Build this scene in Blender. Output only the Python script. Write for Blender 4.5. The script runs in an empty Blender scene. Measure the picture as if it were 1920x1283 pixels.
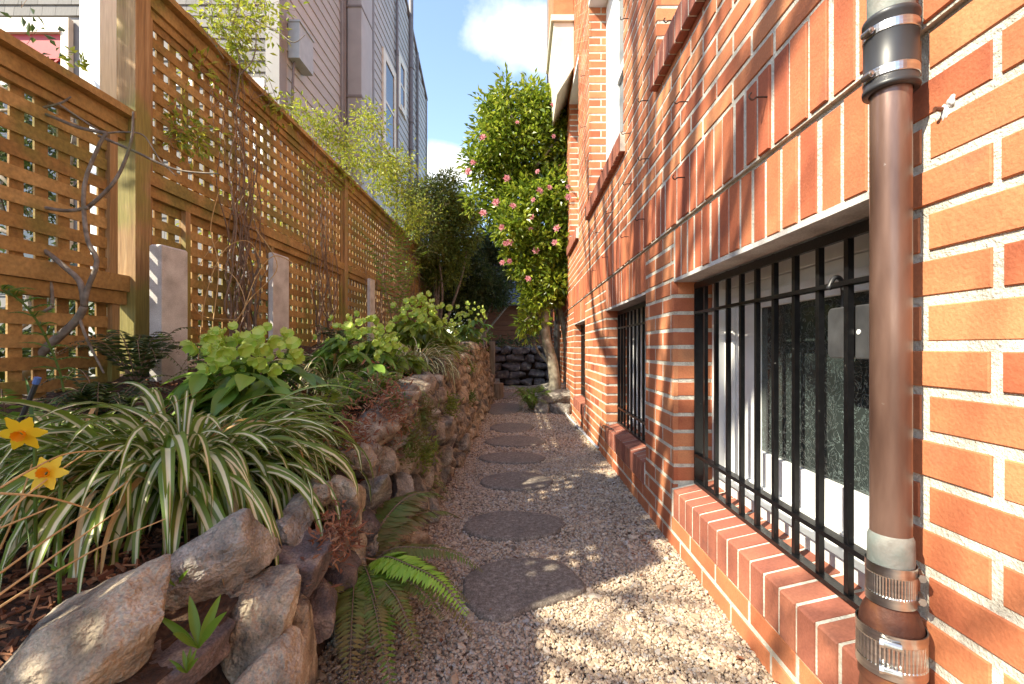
import bpy, math, random
import numpy as np
from mathutils import Vector, Matrix
R = math.radians
random.seed(7); rng = np.random.default_rng(7)
C = bpy.context.scene.collection
sc = bpy.context.scene

# ---------------------------------------------------------------- camera, world, sun, exposure
F = 860.0; VX, VY = 976.0, 652.0; EYE = 0.80
cam = bpy.data.cameras.new('camera'); co = bpy.data.objects.new('camera', cam); C.objects.link(co)
co.location = (0, 0, EYE); co.rotation_euler = (R(90), 0, 0)
cam.sensor_width = 36; cam.lens = F/1920*36; cam.shift_x = -16/1920; cam.shift_y = 10.5/1920
cam.clip_start = 0.02; cam.clip_end = 1000
sc.camera = co
def P(x, y, Y):                                   # photo pixel at distance Y -> world
    return np.array([(x-VX)*Y/F, Y, EYE-(y-VY)*Y/F])

SUN = Vector((1, 0.62, -1.115)).normalized()       # travel direction of the light
elev = math.asin(-SUN.z); azi = math.atan2(-SUN.x, -SUN.y)
w = bpy.data.worlds.new('World'); sc.world = w; w.use_nodes = True
nt = w.node_tree; nt.nodes.clear()
N = nt.nodes.new; L = nt.links.new
out = N('ShaderNodeOutputWorld'); bg = N('ShaderNodeBackground'); sky = N('ShaderNodeTexSky')
sky.sky_type = 'NISHITA'; sky.sun_disc = False; sky.sun_elevation = elev; sky.sun_rotation = azi % (2*math.pi)
sky.air_density = 1.0; sky.dust_density = 0.4; sky.ozone_density = 3.5
SKY = 0.15
bg.inputs['Strength'].default_value = SKY
tc = N('ShaderNodeTexCoord'); nz = N('ShaderNodeTexNoise')
nz.inputs['Scale'].default_value = 4.2; nz.inputs['Detail'].default_value = 9; nz.inputs['Roughness'].default_value = 0.58
L(tc.outputs['Generated'], nz.inputs['Vector'])
def blob(d, r0, r1, s):
    d = Vector(d).normalized()
    v = N('ShaderNodeVectorMath'); v.operation = 'SUBTRACT'; L(tc.outputs['Generated'], v.inputs[0]); v.inputs[1].default_value = d
    v2 = N('ShaderNodeVectorMath'); v2.operation = 'MULTIPLY'; L(v.outputs[0], v2.inputs[0]); v2.inputs[1].default_value = s
    v3 = N('ShaderNodeVectorMath'); v3.operation = 'LENGTH'; L(v2.outputs[0], v3.inputs[0])
    m = N('ShaderNodeMapRange'); L(v3.outputs['Value'], m.inputs['Value'])
    m.inputs['From Min'].default_value = r0; m.inputs['From Max'].default_value = r1
    m.inputs['To Min'].default_value = 1; m.inputs['To Max'].default_value = 0
    return m.outputs[0]
b1 = blob(P(1000, 80, 1)-np.array([0, 0, EYE]), 0.0, 0.17, (0.9, 1, 1.5))
b2 = blob(P(850, 320, 1)-np.array([0, 0, EYE]), 0.0, 0.13, (0.9, 1, 1.4))
mx = N('ShaderNodeMath'); mx.operation = 'MAXIMUM'; L(b1, mx.inputs[0]); L(b2, mx.inputs[1])
ad = N('ShaderNodeMath'); ad.operation = 'MULTIPLY_ADD'; L(mx.outputs[0], ad.inputs[0]); ad.inputs[1].default_value = 0.62; L(nz.outputs['Fac'], ad.inputs[2])
mr = N('ShaderNodeMapRange'); L(ad.outputs[0], mr.inputs['Value']); mr.inputs['From Min'].default_value = 0.74; mr.inputs['From Max'].default_value = 1.08
mr.inputs['To Max'].default_value = 0.8
mc = N('ShaderNodeMix'); mc.data_type = 'RGBA'; L(mr.outputs[0], mc.inputs[0]); tn = N('ShaderNodeVectorMath'); tn.operation = 'MULTIPLY'; L(sky.outputs[0], tn.inputs[0]); tn.inputs[1].default_value = (1.0, .955, 1.0); L(tn.outputs[0], mc.inputs[6]); mc.inputs[7].default_value = (4.6, 4.7, 4.9, 1)
L(mc.outputs[2], bg.inputs['Color']); L(bg.outputs[0], out.inputs['Surface'])

sl = bpy.data.lights.new('sun', 'SUN'); sl.energy = 3.3; sl.angle = R(0.55); sl.color = (1, 0.97, 0.925)
so = bpy.data.objects.new('sun', sl); C.objects.link(so); so.rotation_euler = SUN.to_track_quat('-Z', 'Y').to_euler(); so.location = (-8, -6, 10)
sc.view_settings.view_transform = 'Standard'; sc.view_settings.look = 'None'; sc.view_settings.exposure = 1.76; sc.view_settings.gamma = 1
sc.view_settings.use_white_balance = True; sc.view_settings.white_balance_temperature = 7800; sc.view_settings.white_balance_tint = 3
try:
    sc.cycles.max_bounces = 8; sc.cycles.diffuse_bounces = 5; sc.cycles.transmission_bounces = 4; sc.cycles.transparent_max_bounces = 8
except Exception: pass

# ---------------------------------------------------------------- materials
def ramp(nt, cols, fac):
    r = nt.nodes.new('ShaderNodeValToRGB'); e = r.color_ramp.elements
    while len(e) < len(cols): e.new(0.5)
    for i, (p, c) in enumerate(cols): e[i].position = p; e[i].color = (*c, 1)
    nt.links.new(fac, r.inputs['Fac']); return r.outputs['Color']
def mat(name, cols, scale=20, wi=0.0, rough=0.8, bump=0.0, bscale=60, bdist=0.004, metal=0.0, transl=0.0, stretch=None, spec=0.5, detail=5, voro=0, stain=None, speck=0, sscale=240):
    m = bpy.data.materials.new(name); m.use_nodes = True; t = m.node_tree; n = t.nodes; l = t.links
    b = n['Principled BSDF']; b.inputs['Roughness'].default_value = rough; b.inputs['Metallic'].default_value = metal
    b.inputs['Specular IOR Level'].default_value = spec
    tc = n.new('ShaderNodeTexCoord'); mp = n.new('ShaderNodeMapping'); l.new(tc.outputs['Object'], mp.inputs['Vector'])
    if stretch: mp.inputs['Scale'].default_value = stretch
    no = n.new('ShaderNodeTexNoise'); no.inputs['Scale'].default_value = scale; no.inputs['Detail'].default_value = detail; l.new(mp.outputs[0], no.inputs['Vector'])
    mr = n.new('ShaderNodeMapRange'); l.new(no.outputs['Fac'], mr.inputs['Value']); mr.inputs['From Min'].default_value = .28; mr.inputs['From Max'].default_value = .72
    fac = mr.outputs[0]
    if wi > 0:
        g = n.new('ShaderNodeNewGeometry'); x = n.new('ShaderNodeMix'); x.inputs[0].default_value = wi
        l.new(fac, x.inputs[2]); l.new(g.outputs['Random Per Island'], x.inputs[3]); fac = x.outputs[0]
    col = ramp(t, cols, fac)
    if stain:                                       # (colour, scale, threshold, amount)
        n2 = n.new('ShaderNodeTexNoise'); n2.inputs['Scale'].default_value = stain[1]; n2.inputs['Detail'].default_value = 6; l.new(tc.outputs['Object'], n2.inputs['Vector'])
        m2 = n.new('ShaderNodeMapRange'); l.new(n2.outputs['Fac'], m2.inputs['Value']); m2.inputs['From Min'].default_value = stain[2]; m2.inputs['From Max'].default_value = stain[2]+.1; m2.inputs['To Max'].default_value = stain[3]
        mm = n.new('ShaderNodeMix'); mm.data_type = 'RGBA'; l.new(m2.outputs[0], mm.inputs[0]); l.new(col, mm.inputs[6]); mm.inputs[7].default_value = (*stain[0], 1); col = mm.outputs[2]
    if speck:                                       # fine light and dark grain
        n3 = n.new('ShaderNodeTexNoise'); n3.inputs['Scale'].default_value = sscale; n3.inputs['Detail'].default_value = 3; l.new(mp.outputs[0], n3.inputs['Vector'])
        m4 = n.new('ShaderNodeMapRange'); l.new(n3.outputs['Fac'], m4.inputs['Value']); m4.inputs['From Min'].default_value = .3; m4.inputs['From Max'].default_value = .7; m4.inputs['To Min'].default_value = 1-speck; m4.inputs['To Max'].default_value = 1+speck
        vm = n.new('ShaderNodeVectorMath'); vm.operation = 'SCALE'; l.new(col, vm.inputs[0]); l.new(m4.outputs[0], vm.inputs['Scale']); col = vm.outputs[0]
    l.new(col, b.inputs['Base Color'])
    if bump > 0:
        if voro:
            bn = n.new('ShaderNodeTexVoronoi'); bn.inputs['Scale'].default_value = bscale; o = bn.outputs['Distance']
        else:
            bn = n.new('ShaderNodeTexNoise'); bn.inputs['Scale'].default_value = bscale; bn.inputs['Detail'].default_value = 6; o = bn.outputs['Fac']
        l.new(mp.outputs[0], bn.inputs['Vector'])
        bu = n.new('ShaderNodeBump'); bu.inputs['Strength'].default_value = bump; bu.inputs['Distance'].default_value = bdist
        l.new(o, bu.inputs['Height']); l.new(bu.outputs[0], b.inputs['Normal'])
    if transl > 0:
        tr = n.new('ShaderNodeBsdfTranslucent'); l.new(col, tr.inputs['Color']); ms = n.new('ShaderNodeMixShader'); ms.inputs[0].default_value = transl
        l.new(b.outputs[0], ms.inputs[1]); l.new(tr.outputs[0], ms.inputs[2]); l.new(ms.outputs[0], n['Material Output'].inputs['Surface'])
    return m
def stripe_mat(name, green, cream, w0=0.17):
    m = mat(name, [(0, tuple(c*.75 for c in green)), (1, tuple(min(1, c*1.35) for c in green))], scale=9, wi=.7, rough=.4, transl=.28)
    t = m.node_tree; n = t.nodes; l = t.links
    uv = n.new('ShaderNodeUVMap'); uv.uv_map = 'UVMap'; s = n.new('ShaderNodeSeparateXYZ'); l.new(uv.outputs[0], s.inputs[0])
    a = n.new('ShaderNodeMath'); a.operation = 'SUBTRACT'; l.new(s.outputs[0], a.inputs[0]); a.inputs[1].default_value = .5
    a2 = n.new('ShaderNodeMath'); a2.operation = 'ABSOLUTE'; l.new(a.outputs[0], a2.inputs[0])
    mr = n.new('ShaderNodeMapRange'); l.new(a2.outputs[0], mr.inputs['Value']); mr.inputs['From Min'].default_value = w0; mr.inputs['From Max'].default_value = w0+.07
    mr.inputs['To Min'].default_value = 1; mr.inputs['To Max'].default_value = 0
    mm = n.new('ShaderNodeMix'); mm.data_type = 'RGBA'; l.new(mr.outputs[0], mm.inputs[0]); l.new(n['Color Ramp'].outputs[0], mm.inputs[6]); mm.inputs[7].default_value = (*cream, 1)
    # browned tips
    mt = n.new('ShaderNodeMapRange'); l.new(s.outputs[1], mt.inputs['Value']); mt.inputs['From Min'].default_value = .93; mt.inputs['From Max'].default_value = .985
    m3 = n.new('ShaderNodeMix'); m3.data_type = 'RGBA'; l.new(mt.outputs[0], m3.inputs[0]); l.new(mm.outputs[2], m3.inputs[6]); m3.inputs[7].default_value = (.22, .12, .05, 1)
    l.new(m3.outputs[2], n['Principled BSDF'].inputs['Base Color']); l.new(m3.outputs[2], n['Translucent BSDF'].inputs['Color'])
    return m
M = {}
M['brick'] = mat('brick', [(0, (.27, .066, .036)), (.25, (.41, .122, .060)), (.6, (.53, .190, .090)), (1, (.64, .290, .140))], scale=7, wi=.54, rough=.8, spec=.3, bump=.6, bscale=190, bdist=.002, stain=((.20, .075, .05), 7, .60, .4), speck=.09, sscale=170)
M['brick_lintel'] = mat('brick_lintel', [(0, (.24, .066, .042)), (.35, (.41, .112, .058)), (.75, (.53, .17, .082)), (1, (.62, .24, .115))], scale=7, wi=.56, rough=.75, spec=.3, bump=.5, bscale=190, bdist=.002, stain=((.18, .07, .05), 8, .62, .4), speck=.09, sscale=170)
M['brick_sill'] = mat('brick_sill', [(0, (.20, .066, .048)), (.5, (.32, .108, .072)), (1, (.44, .165, .10))], scale=9, wi=.5, rough=.7, spec=.35, bump=.6, bscale=160, bdist=.002, stain=((.13, .06, .05), 10, .58, .5), speck=.12, sscale=170)
M['mortar'] = mat('mortar', [(0, (.48, .445, .375)), (1, (.70, .66, .57))], scale=40, rough=.95, bump=1, bscale=200, bdist=.004, stain=((.30, .27, .22), 6, .6, .5), speck=.14, sscale=200)
M['wood'] = mat('cedar_wood', [(0, (.16, .080, .024)), (.5, (.33, .185, .060)), (1, (.50, .32, .13))], scale=6, wi=.55, rough=.8, bump=.7, bscale=90, bdist=.003, stain=((.17, .155, .035), 3.2, .50, .7), speck=.22, sscale=60)
M['wood_v'] = mat('cedar_wood_upright', [(0, (.16, .080, .032)), (.5, (.32, .185, .080)), (1, (.48, .31, .16))], scale=14, wi=.3, rough=.75, bump=.6, bscale=60, bdist=.002, stretch=(3, 3, .18), stain=((.21, .20, .04), 2.5, .49, .7), speck=.2, sscale=60)
M['white_wood'] = mat('white_painted_wood', [(0, (.62, .63, .64)), (1, (.82, .82, .82))], scale=30, rough=.6, bump=.4, bscale=40, stretch=(3, 3, .2))
M['white'] = mat('white_paint', [(0, (.72, .72, .71)), (1, (.84, .84, .83))], scale=12, rough=.45, bump=.1, bscale=80)
M['cream'] = mat('cream_paint', [(0, (.62, .56, .45)), (1, (.76, .70, .58))], scale=8, rough=.5)
M['redpaint'] = mat('red_paint', [(0, (.34, .015, .022)), (1, (.42, .03, .035))], scale=8, rough=.5)
M['concrete'] = mat('concrete', [(0, (.36, .335, .315)), (.5, (.53, .50, .48)), (1, (.66, .635, .61))], speck=.2, scale=9, rough=.9, bump=.5, bscale=140, bdist=.002, stain=((.2, .17, .14), 5, .6, .5))
M['shingle'] = mat('grey_shingle', [(0, (.13, .12, .115)), (1, (.21, .195, .185))], scale=14, wi=.6, rough=.8, bump=.4, bscale=80, stretch=(4, 4, .5))
M['siding'] = mat('grey_siding', [(0, (.35, .345, .34)), (1, (.44, .43, .42))], scale=4, wi=.4, rough=.6, bump=.15, bscale=30)
M['siding_trim'] = mat('grey_brown_trim', [(0, (.195, .18, .178)), (1, (.25, .232, .228))], scale=4, rough=.6)
M['siding_pale'] = mat('pale_grey_trim', [(0, (.34, .335, .335)), (1, (.40, .395, .39))], scale=4, rough=.6)
M['pipe_grey'] = mat('grey_painted_pipe', [(0, (.14, .125, .13)), (1, (.20, .18, .185))], scale=10, rough=.5)
M['boxgrey'] = mat('grey_box_metal', [(0, (.30, .34, .36)), (1, (.38, .42, .44))], scale=10, rough=.45)
M['black'] = mat('black_iron', [(0, (.003, .003, .004)), (1, (.009, .009, .010))], scale=60, spec=.4, rough=.3, bump=.4, bscale=200, bdist=.001, stain=((.35, .35, .33), 90, .72, .8))
M['lockgrey'] = mat('grey_lock_metal', [(0, (.05, .05, .054)), (1, (.10, .10, .105))], scale=18, rough=.4, metal=.3, bump=.1)
M['rubber'] = mat('black_rubber', [(0, (.018, .018, .02)), (1, (.04, .04, .045))], scale=12, rough=.42)
M['steel'] = mat('steel_band', [(0, (.42, .41, .40)), (1, (.62, .60, .58))], scale=30, rough=.28, metal=1, bump=.1, stretch=(1, 1, 6))
M['copper'] = mat('aged_copper', [(0, (.07, .036, .028)), (.4, (.13, .072, .055)), (.75, (.20, .118, .092)), (1, (.32, .21, .17))], scale=9, rough=.3, metal=.4, bump=.12, bscale=120, bdist=.001, stretch=(2.2, 2.2, .45), stain=((.55, .55, .52), 75, .73, .6))
M['patina'] = mat('green_patina', [(0, (.12, .10, .085)), (.4, (.24, .235, .215)), (.7, (.18, .205, .19)), (1, (.36, .375, .35))], scale=22, rough=.7, metal=.2, bump=.4, bscale=90)
M['rust'] = mat('rusty_iron', [(0, (.055, .020, .014)), (.5, (.13, .045, .025)), (.85, (.22, .085, .03)), (1, (.34, .16, .04))], scale=22, rough=.6, metal=.25, bump=.6, bscale=130, bdist=.002)
M['stone'] = mat('fieldstone', [(0, (.09, .066, .048)), (.3, (.24, .185, .130)), (.6, (.38, .300, .215)), (.85, (.48, .40, .30)), (1, (.62, .56, .46))], scale=17, wi=.12, rough=.95, bump=1, bscale=60, bdist=.02, detail=12, stain=((.075, .075, .075), 8, .52, .8), speck=.25)
M['stone_grey'] = mat('grey_fieldstone', [(0, (.09, .082, .074)), (.4, (.22, .195, .165)), (.75, (.36, .32, .27)), (1, (.52, .48, .42))], scale=18, wi=.12, rough=.95, bump=1, bscale=60, bdist=.02, detail=12, speck=.25, stain=((.10, .11, .045), 8, .60, .55))
M['stone_dark'] = mat('dark_fieldstone', [(0, (.05, .042, .042)), (.6, (.13, .10, .095)), (1, (.30, .23, .17))], scale=15, speck=.35, rough=.85, bump=.8, bscale=40, bdist=.008, detail=9)
M['slab'] = mat('stepping_slab', [(0, (.12, .095, .074)), (.5, (.20, .162, .132)), (1, (.31, .262, .22))], speck=.4, scale=60, rough=.95, bump=.9, bscale=320, bdist=.002, detail=9, stain=((.12, .10, .085), 6, .55, .5))
M['gravel'] = mat('gravel_sheet', [(0, (.12, .08, .06)), (.35, (.33, .23, .17)), (.7, (.46, .35, .27)), (1, (.62, .52, .42))], scale=95, rough=.9, bump=1, bscale=120, bdist=.006, voro=1, detail=3)
M['pebble'] = mat('pebble', [(0, (.10, .078, .065)), (.15, (.25, .18, .13)), (.45, (.44, .325, .225)), (.7, (.56, .435, .32)), (.88, (.36, .325, .30)), (1, (.72, .64, .52))], scale=60, wi=.85, rough=.85)
M['soil'] = mat('dark_soil', [(0, (.022, .012, .008)), (.6, (.065, .034, .02)), (1, (.12, .06, .032))], scale=60, rough=1, bump=1, bscale=90, bdist=.012)
M['bark_chip'] = mat('bark_mulch', [(0, (.06, .020, .010)), (.5, (.17, .062, .028)), (1, (.32, .14, .065))], scale=60, wi=.8, rough=.9, bump=.5)
M['earth'] = mat('earth_ground', [(0, (.06, .045, .03)), (1, (.14, .11, .08))], scale=3, rough=1, bump=.6, bscale=12, bdist=.02)
M['bark'] = mat('grey_bark', [(0, (.11, .085, .065)), (.6, (.22, .18, .145)), (1, (.33, .28, .235))], scale=30, rough=.9, bump=.7, bscale=90, bdist=.003, stain=((.16, .18, .08), 10, .58, .5))
M['trunk'] = mat('smooth_trunk_bark', [(0, (.17, .14, .10)), (.6, (.29, .25, .185)), (1, (.40, .36, .27))], scale=14, rough=.85, bump=.5, bscale=60, bdist=.004, stain=((.10, .12, .05), 9, .55, .6))
M['stem'] = mat('vine_stem', [(0, (.12, .075, .05)), (1, (.30, .21, .15))], scale=30, rough=.9, bump=.4, wi=.5)
M['straw'] = mat('dry_straw', [(0, (.42, .24, .09)), (1, (.68, .46, .22))], scale=30, rough=.7, wi=.4, transl=.2)
def leafm(name, cols, rough=.45, tr=.32, wi=.75, scale=6): return mat(name, cols, scale=scale, wi=wi, rough=rough, transl=tr)
M['camellia'] = leafm('camellia_leaf', [(0, (.055, .10, .014)), (.3, (.13, .20, .022)), (.65, (.27, .34, .035)), (1, (.50, .52, .08))], rough=.28, tr=.45)
M['petal'] = leafm('pink_petal', [(0, (.55, .12, .16)), (1, (.80, .42, .44))], rough=.6, tr=.3)
M['jasmine'] = leafm('yellow_green_leaf', [(0, (.13, .20, .025)), (.5, (.32, .38, .045)), (1, (.60, .58, .09))], tr=.45)
M['vinegreen'] = leafm('vine_green_leaf', [(0, (.06, .11, .02)), (.5, (.15, .21, .035)), (1, (.32, .36, .07))], tr=.4)
M['bushgreen'] = leafm('evergreen_shrub_leaf', [(0, (.05, .085, .015)), (.5, (.13, .18, .03)), (1, (.32, .36, .06))], tr=.35)
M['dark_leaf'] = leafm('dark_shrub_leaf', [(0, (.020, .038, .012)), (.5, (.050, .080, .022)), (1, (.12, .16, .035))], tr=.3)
M['hell_leaf'] = leafm('hellebore_leaf', [(0, (.06, .14, .03)), (.5, (.15, .28, .045)), (1, (.32, .46, .07))], rough=.38, tr=.3)
M['hell_leaf2'] = leafm('bright_hellebore_leaf', [(0, (.09, .15, .02)), (.5, (.19, .26, .035)), (1, (.36, .42, .07))], rough=.4, tr=.4)
M['hell_flower'] = leafm('pale_green_petal', [(0, (.26, .42, .04)), (.5, (.48, .64, .10)), (1, (.80, .88, .34))], rough=.6, tr=.4)
M['fern_dark'] = leafm('old_fern', [(0, (.17, .09, .035)), (.4, (.19, .15, .045)), (.75, (.13, .19, .04)), (1, (.16, .25, .045))], rough=.6, wi=.35, scale=5)
M['fern_green'] = leafm('green_fern', [(0, (.075, .16, .018)), (1, (.20, .32, .035))], rough=.5, tr=.4)
M['fern_sunlit'] = leafm('sunlit_fern', [(0, (.24, .50, .05)), (1, (.42, .66, .09))], rough=.45, tr=.4)  # brighter fern green stands in for sunlight on one frond
M['grass'] = leafm('grass_blade', [(0, (.05, .11, .02)), (1, (.15, .24, .045))])
M['dry_leaf'] = leafm('dry_brown_leaf', [(0, (.13, .045, .025)), (.6, (.28, .11, .06)), (1, (.45, .24, .13))], rough=.8, tr=.2)
M['daff'] = leafm('yellow_petal', [(0, (.85, .50, .02)), (1, (.92, .66, .05))], rough=.5, tr=.3)
M['daff_cup'] = leafm('orange_cup', [(0, (.80, .25, .01)), (1, (.88, .36, .02))], rough=.5, tr=.3)
M['spider'] = stripe_mat('striped_leaf', (.15, .22, .03), (.80, .76, .50), .15)
M['spider2'] = stripe_mat('pale_striped_leaf', (.17, .19, .05), (.74, .66, .42), .22)
M['roofgrey'] = mat('grey_roof', [(0, (.09, .095, .11)), (1, (.15, .155, .175))], scale=12, rough=.85, bump=.4, bscale=30)
M['shedred'] = mat('red_shed_board', [(0, (.16, .055, .028)), (1, (.26, .10, .05))], scale=8, rough=.8, stretch=(1, 1, 8))
M['dark_wood'] = mat('dark_wood', [(0, (.05, .038, .03)), (1, (.10, .08, .062))], scale=8, rough=.85, stretch=(3, 3, .3))
M['log'] = mat('weathered_log', [(0, (.15, .115, .08)), (1, (.30, .24, .175))], scale=16, rough=.9, bump=.6, bscale=60, stretch=(3, 3, .4))
M['blue'] = mat('blue_cap', [(0, (.05, .12, .35)), (1, (.08, .16, .42))], rough=.4)
M['rustwire'] = mat('rusty_wire', [(0, (.03, .012, .008)), (1, (.09, .035, .02))], rough=.7)
M['tube'] = mat('grey_white_plastic', [(0, (.42, .42, .43)), (1, (.62, .62, .62))], scale=30, rough=.6)
M['pave'] = mat('pale_paving', [(0, (.38, .36, .32)), (1, (.50, .48, .43))], scale=5, rough=.9)
M['terracotta'] = mat('terracotta', [(0, (.34, .13, .07)), (1, (.44, .19, .10))], rough=.8)
# frosted glass with a chipped, feathery pattern
def glass_mat(name, dark, pat, amt=.9):
    m = bpy.data.materials.new(name); m.use_nodes = True; t = m.node_tree; n = t.nodes; l = t.links
    b = n['Principled BSDF']; b.inputs['Roughness'].default_value = .12
    tc = n.new('ShaderNodeTexCoord'); no = n.new('ShaderNodeTexNoise'); no.inputs['Scale'].default_value = 30; no.inputs['Detail'].default_value = 4; no.inputs['Distortion'].default_value = 2.2
    l.new(tc.outputs['Object'], no.inputs['Vector'])
    s = n.new('ShaderNodeMath'); s.operation = 'SUBTRACT'; l.new(no.outputs['Fac'], s.inputs[0]); s.inputs[1].default_value = .5
    a = n.new('ShaderNodeMath'); a.operation = 'ABSOLUTE'; l.new(s.outputs[0], a.inputs[0])
    mr = n.new('ShaderNodeMapRange'); l.new(a.outputs[0], mr.inputs['Value']); mr.inputs['From Min'].default_value = 0; mr.inputs['From Max'].default_value = .022; mr.inputs['To Min'].default_value = amt; mr.inputs['To Max'].default_value = 0
    n2 = n.new('ShaderNodeTexNoise'); n2.inputs['Scale'].default_value = 6; l.new(tc.outputs['Object'], n2.inputs['Vector'])
    cc = ramp(t, [(.35, tuple(c*.25 for c in pat)), (.62, pat)], n2.outputs['Fac'])
    mm = n.new('ShaderNodeMix'); mm.data_type = 'RGBA'; l.new(mr.outputs[0], mm.inputs[0]); mm.inputs[6].default_value = (*dark, 1); l.new(cc, mm.inputs[7]); l.new(mm.outputs[2], b.inputs['Base Color'])
    bu = n.new('ShaderNodeBump'); bu.inputs['Strength'].default_value = .5; bu.inputs['Distance'].default_value = .002; l.new(mr.outputs[0], bu.inputs['Height']); l.new(bu.outputs[0], b.inputs['Normal'])
    return m
M['frost'] = glass_mat('frosted_glass', (.03, .038, .037), (.22, .31, .30), .6)
M['glass'] = mat('window_glass', [(0, (.03, .035, .045)), (1, (.10, .10, .10))], scale=2, rough=.08, spec=.6)

# ---------------------------------------------------------------- mesh building
class MB:
    def __init__(s): s.v = []; s.f = []; s.n = 0; s.uv = []
    def add(s, v, f, uv=None):
        v = np.asarray(v, float).reshape(-1, 3); f = np.asarray(f, int)
        s.v.append(v); s.f.append(f+s.n); s.uv.append(np.zeros((len(v), 2)) if uv is None else np.asarray(uv, float)); s.n += len(v)
    def hexa(s, v):        # v[0..3] bottom ring, v[4..7] top ring
        s.add(v, [(0, 3, 2, 1), (4, 5, 6, 7), (0, 1, 5, 4), (1, 2, 6, 5), (2, 3, 7, 6), (3, 0, 4, 7)])
    def box(s, x0, x1, y0, y1, z0, z1):
        s.hexa([(x0, y0, z0), (x1, y0, z0), (x1, y1, z0), (x0, y1, z0), (x0, y0, z1), (x1, y0, z1), (x1, y1, z1), (x0, y1, z1)])
    def tube(s, pts, r, seg=6, cap=True):
        p = np.asarray(pts, float); n = len(p); r = np.full(n, r) if np.isscalar(r) else np.asarray(r, float)
        t = np.gradient(p, axis=0); t /= np.linalg.norm(t, axis=1)[:, None]+1e-12
        u = np.cross(t[0], (0, 0, 1.0)); u = u if np.linalg.norm(u) > .1 else np.cross(t[0], (1.0, 0, 0)); u /= np.linalg.norm(u)
        a = np.arange(seg)*2*math.pi/seg; vs = []
        for i in range(n):
            u = u-t[i]*np.dot(u, t[i]); u /= np.linalg.norm(u)+1e-12; w_ = np.cross(t[i], u)
            vs.append(p[i]+r[i]*(np.cos(a)[:, None]*u+np.sin(a)[:, None]*w_))
        i = np.arange(n-1)[:, None]*seg; j = np.arange(seg)[None, :]; k = (j+1) % seg
        f = np.stack([i+j, i+k, i+seg+k, i+seg+j], -1).reshape(-1, 4); base = s.n
        s.add(np.concatenate(vs), f)
        if cap:
            s.f.append(np.array([list(range(seg))[::-1]])+base); s.f.append(np.array([list(range(seg))])+base+(n-1)*seg)
    def lathe(s, cx, cy, prof, seg=40, tilt=0):
        a = np.arange(seg)*2*math.pi/seg; v = []
        for r, z in prof: v += [(cx+r*math.cos(q), cy+r*math.sin(q), z) for q in a]
        n = len(prof); i = np.arange(n-1)[:, None]*seg; j = np.arange(seg)[None, :]; k = (j+1) % seg
        s.add(v, np.stack([i+j, i+k, i+seg+k, i+seg+j], -1).reshape(-1, 4))
    def brick(s, ax, a0, a1, b0, b1, face, back, ch=.0016, j=.0006):
        # ax 'x-': face plane x=face, outward -x, a=y, b=z ; 'y-': face plane y=face, outward -y, a=x, b=z
        j *= 1.6; face += random.uniform(-j, j)*1.4; a0 += random.uniform(-j, j)*2; a1 += random.uniform(-j, j)*2; b0 += random.uniform(-j, j); b1 += random.uniform(-j, j)
        r = []
        for d, c in ((back, 0), (face+ch, 0), (face, ch)):
            for a, b in ((a0+c, b0+c), (a1-c, b0+c), (a1-c, b1-c), (a0+c, b1-c)): r.append((d, a, b) if ax == 'x-' else (a, d, b))
        s.add(r, [(0, 1, 5, 4), (1, 2, 6, 5), (2, 3, 7, 6), (3, 0, 4, 7), (4, 5, 9, 8), (5, 6, 10, 9), (6, 7, 11, 10), (7, 4, 8, 11), (8, 9, 10, 11)])
    def leaves(s, pos, d, nrm, ln, wd, fold=.25):
        n = len(pos); d = d/np.linalg.norm(d, axis=1)[:, None]; sd = np.cross(d, nrm); sd /= np.linalg.norm(sd, axis=1)[:, None]+1e-9; up = np.cross(sd, d)
        ln = np.broadcast_to(ln, n)[:, None]; wd = np.broadcast_to(wd, n)[:, None]
        b = pos; m = pos+d*ln*.42-up*wd*fold*.3; e1 = pos+d*ln*.40+sd*wd*.5+up*wd*fold; e2 = pos+d*ln*.40-sd*wd*.5+up*wd*fold; tip = pos+d*ln-up*ln*.10
        v = np.stack([b, e1, m, e2, tip], 1).reshape(-1, 3); f = np.array([(0, 2, 1), (0, 3, 2), (1, 2, 4), (2, 3, 4)])[None]+np.arange(n)[:, None, None]*5
        s.add(v, f.reshape(-1, 3))
    def ribbon(s, p, wd, up, fold=.2):
        p = np.asarray(p); n = len(p); t = np.gradient(p, axis=0); t /= np.linalg.norm(t, axis=1)[:, None]; sd = np.cross(t, up); sd /= np.linalg.norm(sd, axis=1)[:, None]+1e-9; nu = np.cross(sd, t)
        wd = np.asarray(wd)[:, None]; v = np.stack([p+sd*wd*.5+nu*wd*fold, p+sd*wd*.16, p-sd*wd*.16, p-sd*wd*.5+nu*wd*fold], 1).reshape(-1, 3)
        i = np.arange(n-1)[:, None]*4; j = np.arange(3)[None, :]; f = np.stack([i+j, i+j+1, i+j+5, i+j+4], -1).reshape(-1, 4)
        uv = np.stack([np.tile([0, .34, .66, 1.0], n), np.repeat(np.linspace(0, 1, n), 4)], -1); s.add(v, f, uv)
    def build(s, name, m, parent=None, loc=None, smooth=False):
        V = np.concatenate(s.v); b = BASE.get(parent.name, (0, 0, 0)) if parent else (loc if loc is not None else (0, 0, 0))
        V = V-np.asarray(b, float)
        me = bpy.data.meshes.new(name); me.vertices.add(len(V)); me.vertices.foreach_set('co', V.ravel())
        fl = np.concatenate([f.ravel() for f in s.f]); cn = np.concatenate([np.full(len(f), f.shape[1]) for f in s.f])
        me.loops.add(len(fl)); me.loops.foreach_set('vertex_index', fl); me.polygons.add(len(cn)); me.polygons.foreach_set('loop_start', np.concatenate([[0], np.cumsum(cn)[:-1]]))
        uv = np.concatenate(s.uv); ul = me.uv_layers.new(name='UVMap'); ul.data.foreach_set('uv', uv[fl].ravel())
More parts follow.
